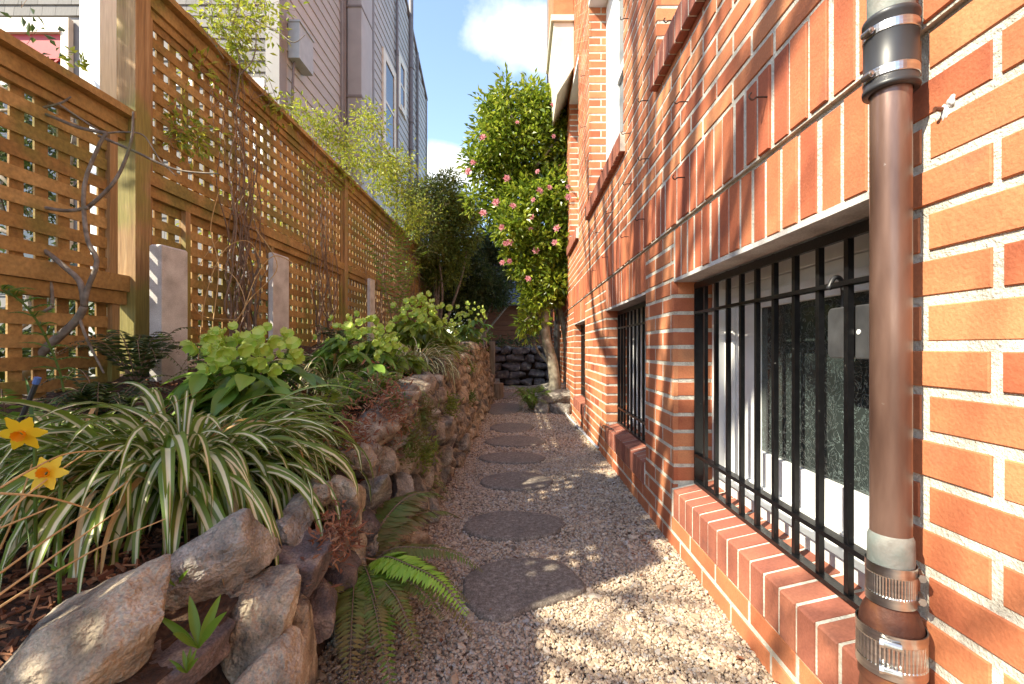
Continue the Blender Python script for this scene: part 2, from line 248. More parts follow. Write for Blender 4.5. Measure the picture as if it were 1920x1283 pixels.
        me.update(calc_edges=True); me.validate()
        me.polygons.foreach_set('use_smooth', np.full(len(me.polygons), bool(smooth)))
        me.materials.append(m); o = bpy.data.objects.new(name, me); C.objects.link(o)
        if parent: o.parent = parent; BASE[o.name] = b
        else: o.location = b; BASE[o.name] = b
        return o
BASE = {}
def tag(o, label=None, cat=None, group=None, kind=None):
    for k, v in (('label', label), ('category', cat), ('group', group), ('kind', kind)):
        if v: o[k] = v
    return o
def thing(name, loc, label, cat, group=None):
    o = bpy.data.objects.new(name, None); C.objects.link(o); o.location = [float(q) for q in loc]; o.empty_display_size = .1; BASE[o.name] = tuple(float(q) for q in loc)
    return tag(o, label, cat, group)
def part(mb, name, m, root, label=None, smooth=False):
    o = mb.build(name, M[m], root, smooth=smooth)
    if label: o['label'] = label
    return o
def rv(n): v = rng.normal(size=(n, 3)); return v/np.linalg.norm(v, axis=1)[:, None]
# subdivided spheres for stones
def ico(sub):
    t = (1+5**.5)/2; v = [(-1, t, 0), (1, t, 0), (-1, -t, 0), (1, -t, 0), (0, -1, t), (0, 1, t), (0, -1, -t), (0, 1, -t), (t, 0, -1), (t, 0, 1), (-t, 0, -1), (-t, 0, 1)]
    f = [(0, 11, 5), (0, 5, 1), (0, 1, 7), (0, 7, 10), (0, 10, 11), (1, 5, 9), (5, 11, 4), (11, 10, 2), (10, 7, 6), (7, 1, 8), (3, 9, 4), (3, 4, 2), (3, 2, 6), (3, 6, 8), (3, 8, 9), (4, 9, 5), (2, 4, 11), (6, 2, 10), (8, 6, 7), (9, 8, 1)]
    v = [np.array(a)/np.linalg.norm(a) for a in v]
    for _ in range(sub):
        c = {}; g = []
        def mid(a, b):
            k = (min(a, b), max(a, b))
            if k not in c: m_ = v[a]+v[b]; v.append(m_/np.linalg.norm(m_)); c[k] = len(v)-1
            return c[k]
        for a, b, d in f: x, y, z = mid(a, b), mid(b, d), mid(d, a); g += [(a, x, z), (b, y, x), (d, z, y), (x, y, z)]
        f = g
    return np.array(v), np.array(f)
ICO = {k: ico(k) for k in (0, 1, 2, 3, 4, 5)}
def rock(mb, c, size, sub=3, ang=12, rough=.04, rot=None, seed=None):
    r_ = np.random.default_rng(seed if seed is not None else rng.integers(1e9)); v, f = ICO[sub]
    n = r_.normal(size=(ang, 3)); n /= np.linalg.norm(n, axis=1)[:, None]; h = r_.uniform(.50, .86, ang)
    n = np.vstack([n, np.eye(3), -np.eye(3)]); h = np.concatenate([h, r_.uniform(.78, .95, 6)])
    dt = np.maximum(v@n.T, 1e-3); q = h/dt; rad = (np.minimum(q, 3)**-20).sum(1)**(-1/20)   # soft minimum of cutting planes
    for fr, am in ((3.5, 1.0), (8, .55), (17, .34), (34, .17)):
        k = r_.normal(size=(12, 3))*fr; ph = r_.uniform(0, 6.3, 12); q_ = np.sin(v@k.T+ph).sum(1)/2.6; rad = rad*(1+rough*am*(q_ if fr < 5 else .6-1.1*np.abs(q_)))
    p = v*rad[:, None]; p /= np.abs(p).max(0); p *= np.asarray(size)
    if rot is not None:
        e = Matrix.Rotation(rot[2], 3, 'Z')@Matrix.Rotation(rot[1], 3, 'Y')@Matrix.Rotation(rot[0], 3, 'X'); p = p@np.array(e).T
    mb.add(p+np.asarray(c), f)
def spl(pts, n=12):
    p = np.asarray(pts, float); t = np.linspace(0, len(p)-1, n); o = []
    for q in t:
        i = min(int(q), len(p)-2); u = q-i; a, b, c, d = p[max(i-1, 0)], p[i], p[i+1], p[min(i+2, len(p)-1)]
        o.append(.5*((2*b)+(c-a)*u+(2*a-5*b+4*c-d)*u*u+(-a+3*b-3*c+d)*u**3))
    return np.array(o)

# ================================================================ ground
zt = lambda Y: np.interp(Y, [-2, .3, .6, .9, 1.4, 2.1, 3.2, 5, 7.2, 12], [.30, .33, .35, .40, .45, .58, .70, .80, .88, 1.0])
WX = lambda z: -.455-.16*z                         # battered face of the stone wall
def soilz(X, Y): return zt(Y)-.045+np.maximum(-X-.6, 0)*.10+.012*np.sin(X*17+Y*9)+.010*np.sin(Y*23-X*11)
g = MB(); g.add([(-200, -60, -.12), (200, -60, -.12), (200, 300, -.12), (-200, 300, -.12)], [(0, 1, 2, 3)]); tag(g.build('ground', M['earth']), kind='structure')
g = MB(); xs = np.linspace(-.75, .63, 30); ys = np.linspace(-1, 13, 180); X, Y = np.meshgrid(xs, ys); Z = -.004+.004*np.sin(X*19+Y*7)+.003*np.sin(Y*15)
n0, n1 = len(ys), len(xs); idx = lambda n0, n1: np.stack([a for a in (np.arange(n0-1)[:, None]*n1+np.arange(n1-1), np.arange(n0-1)[:, None]*n1+np.arange(n1-1)+1, np.arange(n0-1)[:, None]*n1+np.arange(n1-1)+n1+1, np.arange(n0-1)[:, None]*n1+np.arange(n1-1)+n1)], -1).reshape(-1, 4)
g.add(np.stack([X, Y, Z], -1).reshape(-1, 3), idx(n0, n1)); tag(g.build('gravel_path', M['gravel'], smooth=True), kind='structure')
g = MB(); xs = np.linspace(-1.92, -.52, 50); ys = np.linspace(-1, 13, 240); X, Y = np.meshgrid(xs, ys)
g.add(np.stack([X, Y, soilz(X, Y)], -1).reshape(-1, 3), idx(240, 50)); tag(g.build('garden_bed', M['soil'], smooth=True), kind='structure')
g = MB(); g.box(-9, -1.93, -2, 6, -.1, .36); tag(g.build('neighbour_yard', M['earth']), kind='structure')
# loose pebbles, beyond counting
def pebbles(n, x0, x1, y0, y1, r0, r1, sub=0):
    v, f = ICO[sub]; k = len(v)
    c = np.stack([rng.uniform(x0, x1, n), rng.uniform(y0, y1, n), rng.uniform(-.004, .004, n)], -1)
    rr = rng.uniform(r0, r1, n)[:, None]*np.exp(rng.normal(0, .25, (n, 3))); rr[:, 2] *= .7
    a = rng.uniform(0, 6.3, n); ca, sa = np.cos(a)[:, None], np.sin(a)[:, None]
    p = v[None]*rr[:, None, :]*(1+rng.normal(0, .13, (n, k, 1))); x = p[..., 0]*ca-p[..., 1]*sa; y = p[..., 0]*sa+p[..., 1]*ca; t = rng.uniform(-.5, .5, (n, 1)); z = p[..., 2]+x*t
    mb = np.stack([x, y, z], -1)+c[:, None]; return mb.reshape(-1, 3), (f[None]+np.arange(n)[:, None, None]*k).reshape(-1, 3)
g = MB()
for a in ((30000, -.55, .61, 1.0, 1.9, .0035, .0062), (30000, -.55, .61, 1.9, 3.4, .004, .007), (16000, -.5, .61, 3.4, 6.0, .006, .010), (5000, -.5, .61, 6.0, 9.5, .008, .014), (650, -.5, .6, 1.0, 3, .009, .015)): g.add(*pebbles(*a))
tag(g.build('gravel', M['pebble']), label='small pink, tan and grey gravel chips covering the path', cat='gravel', kind='stuff')
g = MB(); n = 260; c = np.stack([np.where(rng.random(n) < .5, rng.uniform(-.45, .58, n), rng.choice([-.42, .54], n)+rng.normal(0, .04, n)), rng.uniform(1.05, 6, n)**1.0, rng.uniform(.008, .018, n)], -1); d = rv(n)*np.array([1, 1, .2]); g.leaves(c, d, np.array([0, 0, 1.0])+rv(n)*.4, rng.uniform(.012, .032, n), rng.uniform(.006, .014, n))
tag(g.build('leaf_litter', M['dry_leaf']), label='dry brown leaf bits scattered over the gravel path', cat='leaf litter', kind='stuff')
# bark mulch chips
n = 9500; g = MB(); Yc = np.concatenate([rng.uniform(.35, 1.6, 7500), rng.uniform(1.6, 5, 2000)]); Xc = rng.uniform(-1.7, -.62, n); c = np.stack([Xc, Yc, soilz(Xc, Yc)+rng.uniform(0, .018, n)], -1)
d = rv(n)*np.array([1, 1, .35]); d /= np.linalg.norm(d, axis=1)[:, None]; s_ = np.cross(d, rv(n)); s_ /= np.linalg.norm(s_, axis=1)[:, None]; u_ = np.cross(d, s_); l_ = rng.uniform(.004, .017, n)[:, None]; w_ = rng.uniform(.0015, .0045, n)[:, None]
q = [c+d*l_*a+s_*w_*b+u_*.0015*e for e in (-1, 1) for a, b in ((-1, -1), (1, -.7), (1, .8), (-1, 1))]
v = np.stack(q, 1).reshape(-1, 3); fb = np.array([(0, 3, 2, 1), (4, 5, 6, 7), (0, 1, 5, 4), (1, 2, 6, 5), (2, 3, 7, 6), (3, 0, 4, 7)]); g.add(v, (fb[None]+np.arange(n)[:, None, None]*8).reshape(-1, 4))
tag(g.build('bark_mulch', M['bark_chip']), label='reddish bark mulch chips spread over the raised bed', cat='mulch', kind='stuff')

# ================================================================ stepping stones
def slab(outline, label, z=.016):
    o = spl(list(outline)+[outline[0]], 44)[:-1]; o = np.asarray(o)[:, :2]; c = o.mean(0); n = len(o); o = c+(o-c)*(1+rng.normal(0, .006, (n, 1))); rings = []
    for s, zz in ((.25, z+.002), (.55, z+.002), (.8, z+.001), (.94, z), (.985, z-.003), (1.0, z-.010), (1.0, -.03)): rings.append(np.column_stack([c+(o-c)*s, np.full(n, zz)+rng.normal(0, .0006, n)]))
    g = MB(); v = np.concatenate([[[*c, z+.002]]]+rings); f = []; j = np.arange(n); k = (j+1) % n
    g.add(v, np.concatenate([np.stack([1+i*n+j, 1+(i+1)*n+j, 1+(i+1)*n+k, 1+i*n+k], -1) for i in range(6)])); g.f.append(np.stack([j*0, 1+j, 1+k], -1))
    tag(g.build('stepping_stone', M['slab'], loc=(*c, 0), smooth=True), label, 'stepping stone', 'stepping stones along the gravel path')
G = lambda x, y: (F*EYE/(y-VY)*(x-VX)/F, F*EYE/(y-VY), 0)
slab([G(868, 1092), G(900, 1068), G(960, 1054), G(1040, 1056), G(1080, 1082), G(1097, 1112), G(1050, 1132), G(990, 1150), G(950, 1166), G(905, 1166), G(872, 1135)], 'nearest and largest stepping stone, angular, beside the sword fern')
for (x0, x1, y0, y1, lb) in ((868, 1062, 964, 1016, 'second stepping stone from the camera, with spots of sun at its right end'), (904, 1034, 889, 923, 'third stepping stone from the camera, narrow oval'), (899, 1022, 851, 872, 'fourth stepping stone from the camera, pointed oval'), (912, 1022, 820, 840, 'fifth stepping stone from the camera, with a small pale spot'), (918, 1002, 795, 812, 'sixth stepping stone from the camera, small oval'), (908, 982, 757, 778, 'seventh stepping stone, left of the fern under the pink flowered tree'), (925, 975, 737, 748, 'farthest stepping stone, beside the log step')):
    Ya, Yb = G(0, y1)[1], G(0, y0)[1]; cy = (Ya+Yb)/2; hy = (Yb-Ya)/2*1.03; cx = ((x0+x1)/2-VX)*cy/F; hx = (x1-x0)/2*cy/F; ph = rng.uniform(0, 6)
    slab([(cx+hx*math.cos(a)*(1+.06*math.sin(2*a+ph)), cy+hy*math.sin(a)*(1+.07*math.cos(3*a+ph)), 0) for a in np.linspace(0, 2*math.pi, 11)[:-1]], lb)

# ================================================================ brick building (right)
BX, UX = .61, .600; CH = .0677; Z0 = -.0097
W1 = (.735, 1.834); W2 = (2.24, 3.28); W3 = (4.34, 5.25); LT = Z0+CH*16; GR = Z0+CH*19
bb = thing('brick_building', (.9, 4, 0), 'red and orange brick building with barred basement windows along the right', 'building')
core = MB(); mj = .0028
def corebox(y0, y1, z0, z1, x=BX): core.box(x+mj, .96, y0, y1, z0, z1)
YE = 9.05; Y0 = -.6
corebox(Y0, YE, -.15, .13); SPL = [Y0, *W1, *W2, *W3, YE]
for i in range(0, 8, 2): corebox(SPL[i]+(mj if i else 0), SPL[i+1], .13, LT)
for wy in (W1, W2, W3): core.box(.875, .96, wy[0], wy[1], .13, LT)
corebox(Y0, YE, LT, GR)
UA, UB, UC = (.75, 2.02), (2.68, 4.02), (4.75, 5.62); UZ0, UZ1 = 2.03, 3.83
corebox(Y0, YE, GR, UZ0, UX); SPU = [Y0, *UA, *UB, *UC, YE]
for i in range(0, 8, 2): corebox(SPU[i]+(mj if i else 0), SPU[i+1], UZ0, UZ1, UX)
for wy in (UA, UB, UC): core.box(.86, .96, wy[0], wy[1], UZ0, UZ1)
corebox(Y0, YE, UZ1, 9.5, UX)
part(core, 'mortar', 'mortar', bb)
bw = MB()
def rows(n0, n1, zb, face, holes, ph, y0=Y0, y1=YE):
    for n in range(n0, n1):
        z = zb+CH*n; zm = z+CH/2; s = y0-(y0-(ph+(n % 2)*.1065)) % .213-.0
        cur = ph+(n % 2)*.1065; cur -= math.ceil((cur-y0)/.213)*.213
        while cur < y1:
            segs = [(max(cur+.0074, y0), min(cur+.2056, y1))]
            for (ha, hb, za, zc) in holes:
                if za < zm < zc:
                    ns = []
                    for a, b in segs:
                        if b <= ha or a >= hb: ns.append((a, b))
                        else:
                            if a < ha: ns.append((a, ha))
                            if b > hb: ns.append((hb, b))
                    segs = ns
            for a, b in segs:
                if b-a > .012: bw.brick('x-', a, b, z+.0074, z+CH-.0074, face, face+.02)
            cur += .213
hl = [(w_[0], w_[1], .12, GR) for w_ in (W1, W2, W3)]
rows(0, 19, Z0, BX, hl, .588-.1065)
hu = [(w_[0], w_[1], UZ0-.01, UZ1) for w_ in (UA, UB, UC)]
ZU = GR+.213
rows(0, 118, ZU, UX, hu, .66)
# returns (faces of the openings that look along the path)
def reveal(y, x0, x1, zb, n0, n1, near):
    for n in range(n0, n1):
        z = zb+CH*n; x = x0+.001; k = 0; first = .1 if n % 2 else .2
        segs = [(x0+.0005, min(x0+first, x1))]; a = x0+first+.011
        while a < x1-.02: segs.append((a, min(a+.2, x1))); a += .211
        for a, b in segs:
            if near: bw.brick('y-', a+.0005, b, z+.0074, z+CH-.0074, y, y+.02)
            else: bw.brick('y-', a+.0005, b, z+.0074, z+CH-.0074, y, y-.02)
for wy in (W1, W2, W3): reveal(wy[1], BX, .80, Z0, 4, 16, True)
for wy in (UA, UB, UC): reveal(wy[1], UX, .80, ZU, 9, 35, True)
part(bw, 'wall', 'brick', bb)
for wy in (W1, W2, W3):
    lm = MB(); a = wy[0]
    while a < wy[1]-.02: lm.brick('x-', a+.0062, min(a+CH-.0062, wy[1]), LT+.002, GR-.008, BX, BX+.03, ch=.002, j=.0012); a += CH
    part(lm, 'lintel', 'brick_lintel', bb, 'upright soldier bricks over the basement windows')
sb = MB(); a = Y0
while a < YE-.02: sb.brick('x-', a+.0062, a+CH-.0062, GR+.004+random.uniform(0, .003), GR+.206, UX-.001, UX+.05, ch=.002, j=.0014); a += CH
part(sb, 'soldier_band', 'brick_lintel', bb, 'continuous band of upright bricks above the basement windows')
def sill(wy, z0, z1, xf, xb, rise, name, lab=None, pitch=CH):
    s_ = MB(); mo = MB(); a = wy[0]+.002
    while a < wy[1]-.02:
        b = min(a+pitch-.0115, wy[1]-.002); j = random.uniform(-.0015, .0015); c = .004; zt_ = z1+j
        xs_ = [(xf+j, z0+c), (xf+j+c, z0), (xb, z0), (xb, zt_+rise), (xf+j+c, zt_), (xf+j, zt_-c)]
        v = [(x, a, z) for x, z in xs_]+[(x, b, z) for x, z in xs_]; s_.add(v, [(i, (i+1) % 6, 6+(i+1) % 6, 6+i) for i in range(6)]); s_.f.append(np.array([[5, 4, 3, 2, 1, 0], [6, 7, 8, 9, 10, 11]])+s_.n-12); a += pitch
    mo.hexa([(xf+.0028, wy[0], z0+.003), (xb, wy[0], z0+.003), (xb, wy[1], z0+.003), (xf+.0028, wy[1], z0+.003), (xf+.0028, wy[0], z1-.0028), (xb, wy[0], z1+rise-.0028), (xb, wy[1], z1+rise-.0028), (xf+.0028, wy[1], z1-.0028)])
    o = part(s_, name, 'brick_sill', bb, lab); mo.build('sill_mortar', M['mortar'], o)
for wy in (W1, W2, W3): sill(wy, .128, .240, BX-.008, .80, .045, 'sill')
for wy, dd in ((UA, .0), (UB, .05), (UC, .03)): sill((wy[0]-dd, wy[1]+dd), 1.925, 2.035, UX-.032, .86, .05, 'upper_sill')
# basement windows
def bwindow(wy, lab=None):
    y0, y1 = wy; xo = .795; root = None; f = MB()
    zb, ztp = .262, LT
    f.box(xo-.03, .86, y1-.055, y1-.0015, zb, ztp-.002); f.box(xo-.03, .86, y0+.0015, y0+.055, zb, ztp-.002)      # jamb boards
    f.box(xo-.045, .86, y0+.055, y1-.055, zb, zb+.045)                                                       # sub sill
    f.box(xo-.012, .86, y0+.055, y1-.055, ztp-.05, ztp-.002); f.box(xo+.002, .86, y0+.055, y1-.055, ztp-.085, ztp-.0525); f.box(xo-.006, .86, y0+.055, y1-.055, ztp-.108, ztp-.0875)
    fr = f.build('window', M['white'], bb)
    s_ = MB(); gy0, gy1 = y0+.15, y1-.27; gz0, gz1 = .449, .935
    s_.box(xo+.008, .86, y0+.057, gy0, zb+.047, ztp-.110); s_.box(xo+.008, .86, gy1, y1-.125, zb+.047, ztp-.110); s_.box(xo-.004, .86, y1-.122, y1-.057, zb+.047, ztp-.110)
    s_.box(xo+.010, .86, gy0, gy1, zb+.047, gz0); s_.box(xo+.010, .86, gy0, gy1, gz1, ztp-.110); s_.box(xo-.002, xo+.0078, gy0-.05, gy1+.09, zb+.047, zb+.078)
    o = s_.build('sash', M['white'], fr)
    p = MB(); p.box(xo+.028, xo+.034, gy0, gy1, gz0, gz1); p.build('pane', M['frost'], fr)
    if lab: fr['label'] = lab
    # underside of the lintel
    h = MB(); h.box(BX+.002, .80, y0+.001, y1-.001, LT-.012, LT+.0005); h.build('lintel_plate', M['concrete'], bb)
bwindow(W1, 'nearest basement window, white frame and frosted pane behind bars'); bwindow(W2); bwindow(W3)
def grille(wy, label, lock=False):
    y0, y1 = wy; gx = .700; s_ = MB(); n = int((y1-y0-.05)/.095); r = thing('window_grille', (gx, (y0+y1)/2, .25), label, 'window bars', 'black iron grilles over the basement windows')
    bars = [y1-.10-.0945*i for i in range(n)]
    s_.box(gx-.008, gx+.036, y1-.014, y1-.005, .262, LT-.02); part(s_, 'side_strap', 'black', r); s_ = MB(); s_.box(gx-.008, gx+.036, y0+.005, y0+.0125, .262, LT-.02); part(s_, 'side_strap', 'black', r)
    for b in bars:
        k = MB(); k.box(gx-.0065, gx+.0065, b-.0065, b+.0065, .27, LT-.016); part(k, 'bar', 'black', r)
    for z, hz, xx in ((LT-.03, .012, .002), (.938, .005, .012), (.376, .006, .013), (.268, .006, .014)):
        k = MB(); k.box(gx-.009-xx*.2, gx+xx, y0+.013, y1-.013, z-hz, z+hz); part(k, 'rail', 'black', r)
    return r
grille(W1, 'nearest black window grille, behind the copper downpipe and holding a lock box')
grille(W2, 'middle black window grille, between the two wide brick piers')
grille(W3, 'farthest black window grille, beside the pink flowered tree')
# lock box hanging from the top rail
lk = thing('lock_box', (.725, .99, .80), 'grey metal lock box hanging by its shackle inside the nearest window bars', 'lock box')
p0 = P(1589, 624, .995); cy = .985; g = MB()
def rbox(g, x0, x1, yc, zc, hy, hz, r, ch):
    o = []
    for cx_, cz_, a0 in ((1, 1, 0), (-1, 1, 90), (-1, -1, 180), (1, -1, 270)):
        for q in range(5): a = R(a0+q*22.5); o.append((yc+cx_*(hy-r)+r*math.cos(a), zc+cz_*(hz-r)+r*math.sin(a)))
    n = len(o); v = []
    for x, s in ((x1, 1), (x0+ch, 1), (x0, .95)): v += [(x, yc+(a-yc)*s, zc+(b-zc)*s) for a, b in o]
    j = np.arange(n); k = (j+1) % n; g.add(v, np.concatenate([np.stack([i*n+j, i*n+k, (i+1)*n+k, (i+1)*n+j], -1) for i in range(2)])); g.f.append(np.array([list(range(2*n, 3*n))])+g.n-3*n); g.f.append(np.array([list(range(n))[::-1]])+g.n-3*n)
rbox(g, .712, .748, .992, .833, .074, .057, .012, .004); part(g, 'body', 'lockgrey', lk)
g = MB(); g.tube(spl([(.728, 1.035, .885), (.728, 1.035, .93), (.722, 1.032, .950), (.710, 1.028, .958), (.697, 1.024, .952), (.686, 1.022, .930)], 16), .0052, 10); part(g, 'shackle', 'rubber', lk, smooth=True)
g = MB(); g.tube([(.7125, .965, .833), (.7105, .965, .833)], .0055, 12); part(g, 'keyhole', 'white', lk)
# upper windows
def uwindow(wy, x=.75, top=UZ1, sash=True):
    y0, y1 = wy; f = MB(); f.box(x, .86, y1-.36, y1-.002, UZ0+.05, top-.002); f.box(x, .86, y0+.002, y0+.13, UZ0+.05, top-.002); f.box(x, .86, y0+.13, y1-.36, UZ0+.05, UZ0+.16); f.box(x, .86, y0+.13, y1-.36, top-.14, top-.002)
    f.box(x+.02, .86, y0+.13, y1-.36, 2.9, 2.97); o = f.build('upper_window', M['white'], bb)
    p = MB(); p.box(x+.04, x+.05, y0+.13, y1-.13, UZ0+.16, 2.9); p.box(x+.04, x+.05, y0+.13, y1-.13, 2.97, top-.14); p.build('pane', M['glass'], o)
    h = MB(); h.box(UX-.006, .86, y0+.002, y1-.002, top-.06, top-.003) if False else h.box(UX-.004, x-.003, y0+.002, y1-.002, top-.05, top-.004); h.build('head_board', M['white'], o)
for wy in (UA, UB, UC): uwindow(wy)
# projecting bay box and gutter far along, upstairs
g = MB(); x0, x1, ya, yb = .37, .597, 5.15, 6.1
g.hexa([(x0+.04, ya, 3.64), (x1, ya, 3.95), (x1, yb, 3.95), (x0+.04, yb, 3.64), (x0, ya, 4.45), (x1, ya, 4.45), (x1, yb, 4.45), (x0, yb, 4.45)])
g.box(x0-.03, x1, ya-.03, yb+.03, 4.453, 4.52); part(g, 'bay_box', 'cream', bb)
g = MB(); g.box(x0, x1, ya+.02, yb-.02, 4.523, 7.5); part(g, 'bay_wall', 'brick', bb)
g = MB(); g.tube([(.56, 8.9, .2), (.56, 8.9, 9)], .05, 12); part(g, 'gutter_pipe', 'pipe_grey', bb)
g = MB(); g.tube([(.55, 6.9, 0), (.55, 6.9, 2.4)], .045, 12); g.tube([(.55, 6.9, .95), (.55, 6.9, 1.05)], .055, 12); g.tube([(.55, 6.9, 1.6), (.55, 6.9, 1.7)], .055, 12); part(g, 'drain_pipe', 'rubber', bb)

# ---------------------------------------------------------------- downpipe
PX, PY = .562, .6965; dp = thing('copper_downpipe', (PX, PY, 0), 'brown copper downpipe with rubber and steel couplings beside the nearest window', 'downpipe')
g = MB(); g.lathe(PX, PY, [(.0325, .50), (.0325, 1.24)], 48); part(g, 'pipe', 'copper', dp, smooth=True)
g = MB(); g.lathe(PX, PY, [(.036, 1.22), (.037, 1.4), (.037, 1.6)], 48); part(g, 'upper_pipe', 'patina', dp, smooth=True)
def tilted(g, prof, sx=0, sy=0, ex=1.0, seg=48, cx=PX, cy=PY):
    a = np.arange(seg)*2*math.pi/seg; v = []; zc = sum(z for _, z in prof)/len(prof)
    for r, z in prof: v += [(cx+r*math.cos(q), cy+r*ex*math.sin(q), z+sx*r*math.cos(q)+sy*r*math.sin(q)) for q in a]
    n = len(prof); i = np.arange(n-1)[:, None]*seg; j = np.arange(seg)[None, :]; k = (j+1) % seg; g.add(v, np.stack([i+j, i+k, i+seg+k, i+seg+j], -1).reshape(-1, 4))
g = MB(); tilted(g, [(.034, 1.186), (.0435, 1.187), (.0445, 1.190), (.0445, 1.1935), (.0425, 1.195), (.0425, 1.290), (.0445, 1.292), (.0445, 1.297), (.0435, 1.299), (.034, 1.30)]); cp = part(g, 'rubber_coupling', 'rubber', dp, smooth=True)
def band(z0, z1, r, parent, scr=(-1, 0), ribs=0):
    g = MB(); tilted(g, [(r-.003, z0), (r, z0), (r+.0006, z0+.001), (r+.0006, z1-.001), (r, z1), (r-.003, z1)])
    o = part(g, 'clamp', 'steel', parent)
    s_ = MB(); a = scr[0]; zc = (z0+z1)/2; c = np.array([PX+(r+.004)*math.cos(a), PY+(r+.004)*math.sin(a), zc]); t = np.array([-math.sin(a), math.cos(a), 0])
    s_.tube([c-t*.010, c+t*.010], .0052, 10); s_.tube([c+t*.010, c+t*.0135], .0036, 6); part(s_, 'screw', 'steel', o)
    return o
band(1.203, 1.217, .0432, cp, (math.pi*1.02,)); band(1.268, 1.282, .0432, cp, (math.pi*1.02,))
g = MB(); g.lathe(PX, PY, [(.0325, .52), (.036, .513), (.0365, .50), (.0365, .44)], 48); part(g, 'collar', 'patina', dp, smooth=True)
def ribbed(z0, z1, r, name):
    g = MB(); seg = 150; a = np.arange(seg)*2*math.pi/seg; rr = r+.0006*np.where(np.arange(seg) % 3 == 0, -1, 1); v = []
    prof = [(z0, .96, 0), (z0, 1, 0), (z0+.014, 1, 0), (z0+.016, 1, 1), (z1-.016, 1, 1), (z1-.014, 1, 0), (z1, 1, 0), (z1, .96, 0)]
    for z, k, m_ in prof:
        q = (rr if m_ else np.full(seg, r+.0012))*k; v.append(np.stack([PX+q*np.cos(a), PY+q*np.sin(a), np.full(seg, z)], -1))
    n = len(prof); i = np.arange(n-1)[:, None]*seg; j = np.arange(seg)[None, :]; k = (j+1) % seg; g.add(np.concatenate(v), np.stack([i+j, i+k, i+seg+k, i+seg+j], -1).reshape(-1, 4)); return part(g, name, 'steel', dp)
c1 = ribbed(.417, .476, .0385, 'ribbed_coupling'); 
def lug(o, zs, a, r):
    s_ = MB()
    for z in zs:
        c = np.array([PX+(r+.005)*math.cos(a), PY+(r+.005)*math.sin(a), z]); t = np.array([-math.sin(a), math.cos(a), 0]); s_.tube([c-t*.013, c+t*.013], .0050, 10); s_.tube([c-t*.019, c-t*.013], .0062, 6)
    part(s_, 'screw', 'steel', o)
lug(c1, (.464, .430), -.55, .0385)
g = MB(); g.lathe(PX, PY, [(.034, .425), (.036, .415), (.043, .404), (.0485, .390), (.0515, .372), (.051, .30)], 48); part(g, 'rusty_reducer', 'rust', dp, smooth=True)
c2 = ribbed(.318, .383, .0535, 'wide_coupling'); lug(c2, (.371, .333), math.pi*1.30, .0535)
g = MB(); g.tube(spl([(PX, PY, .33), (PX, PY, .27), (PX, PY, .2), (PX, PY, .08), (PX, PY, -.05)], 14), [.047, .047, .047, .049, .054, .056, .054, .050, .048, .048, .048, .048, .048, .048], 36); part(g, 'rusty_pipe', 'rust', dp, smooth=True)

def slim(o):
    for c_ in o.children:
        c_.data.transform(Matrix.Diagonal((.80, .80, 1, 1))); slim(c_)
slim(dp)

# ---------------------------------------------------------------- hooks, bolt, conduit, cable
hk = [(1174, 35), (1263, 39), (1093, 142), (1210, 189), (1284, 191), (1437, 182), (1094, 238), (1177, 250), (1211, 298), (1135, 320), (1281, 333), (1180, 345), (1110, 365), (1145, 399), (1205, 411), (1119, 436), (1175, 444), (1137, 482), (1113, 507)]
hl_ = ['wire hook high beside the tall white upstairs window', 'wire hook at the top of the wall, just under the near upstairs sill end', 'wire hook high on the far brick corner', 'wire hook left of the end of the near upstairs sill', 'wire hook below the near upstairs sill', 'largest wire hook, left of the downpipe coupling', 'wire hook on the brick corner above the far upstairs sill', 'wire hook at the near end of the far upstairs sill', 'wire hook on plain bricks below the gap between the sills', 'wire hook just under the middle of the far upstairs sill', 'wire hook with a long shadow on the upright brick band', 'wire hook below the near end of the far upstairs sill', 'wire hook under the far end of the far upstairs sill', 'wire hook midway down the wall above the middle window', 'wire hook directly above the near end of the middle window', 'wire hook beside the right edge of the pink flowered tree', 'wire hook just over the upright brick band above the middle window', 'wire hook on the brick band above the far end of the middle window', 'lowest wire hook, near the tree and the farthest window']
for (x, y), lb in zip(hk, hl_):
    Yw = F*UX/(x-VX+14*(1.1 if x < 1300 else 1)*.3); r = np.array([UX-.004, Yw, EYE-(y-VY)*Yw/F]); s = .026
    g = MB(); g.tube(spl([r+(.01, 0, 0), r+(-.012, 0, 0), r+(-.026, 0, -.001), r+(-.034, 0, -.007), r+(-.041, 0, -.004), r+(-.043, 0, .004), r+(-.038, 0, .010)], 14), .0023, 6)
    tag(g.build('wire_hook', M['rustwire'], loc=tuple(r)), 'rusty '+lb, 'hook', 'rusty wire hooks screwed into the brick wall')
c = P(1768, 206, F*BX/(1768-VX)); c[0] = BX; g = MB(); g.tube([c+(.01, 0, 0), c+(-.012, 0, .001)], .0035, 8); g.lathe(0, 0, [(.0, 0)], 3) if False else None
bt = thing('wall_bolt', tuple(c), 'rusty bolt in a smear of pale filler right of the downpipe', 'bolt'); part(g, 'bolt', 'rust', bt)
g = MB(); rock(g, c+(.003, -.002, -.006), (.006, .008, .015), 2, 6, .12, (0, 0, .0), 5); rock(g, c+(.003, -.010, .006), (.005, .009, .008), 2, 6, .12, None, 6); part(g, 'filler', 'tube', bt, smooth=True)
g = MB(); pts = spl([(.555, 6.1, .02), (.54, 5.3, .02), (.565, 4.6, .016), (.585, 4.0, .02), (.595, 3.62, .022), (.598, 3.55, .03)], 130); rr = np.where(np.arange(130) % 2 == 0, .012, .0095); g.tube(pts, rr, 8)
tag(g.build('drain_hose', M['tube'], loc=(.57, 4.8, .02)), 'grey corrugated hose lying along the foot of the brick wall', 'hose')
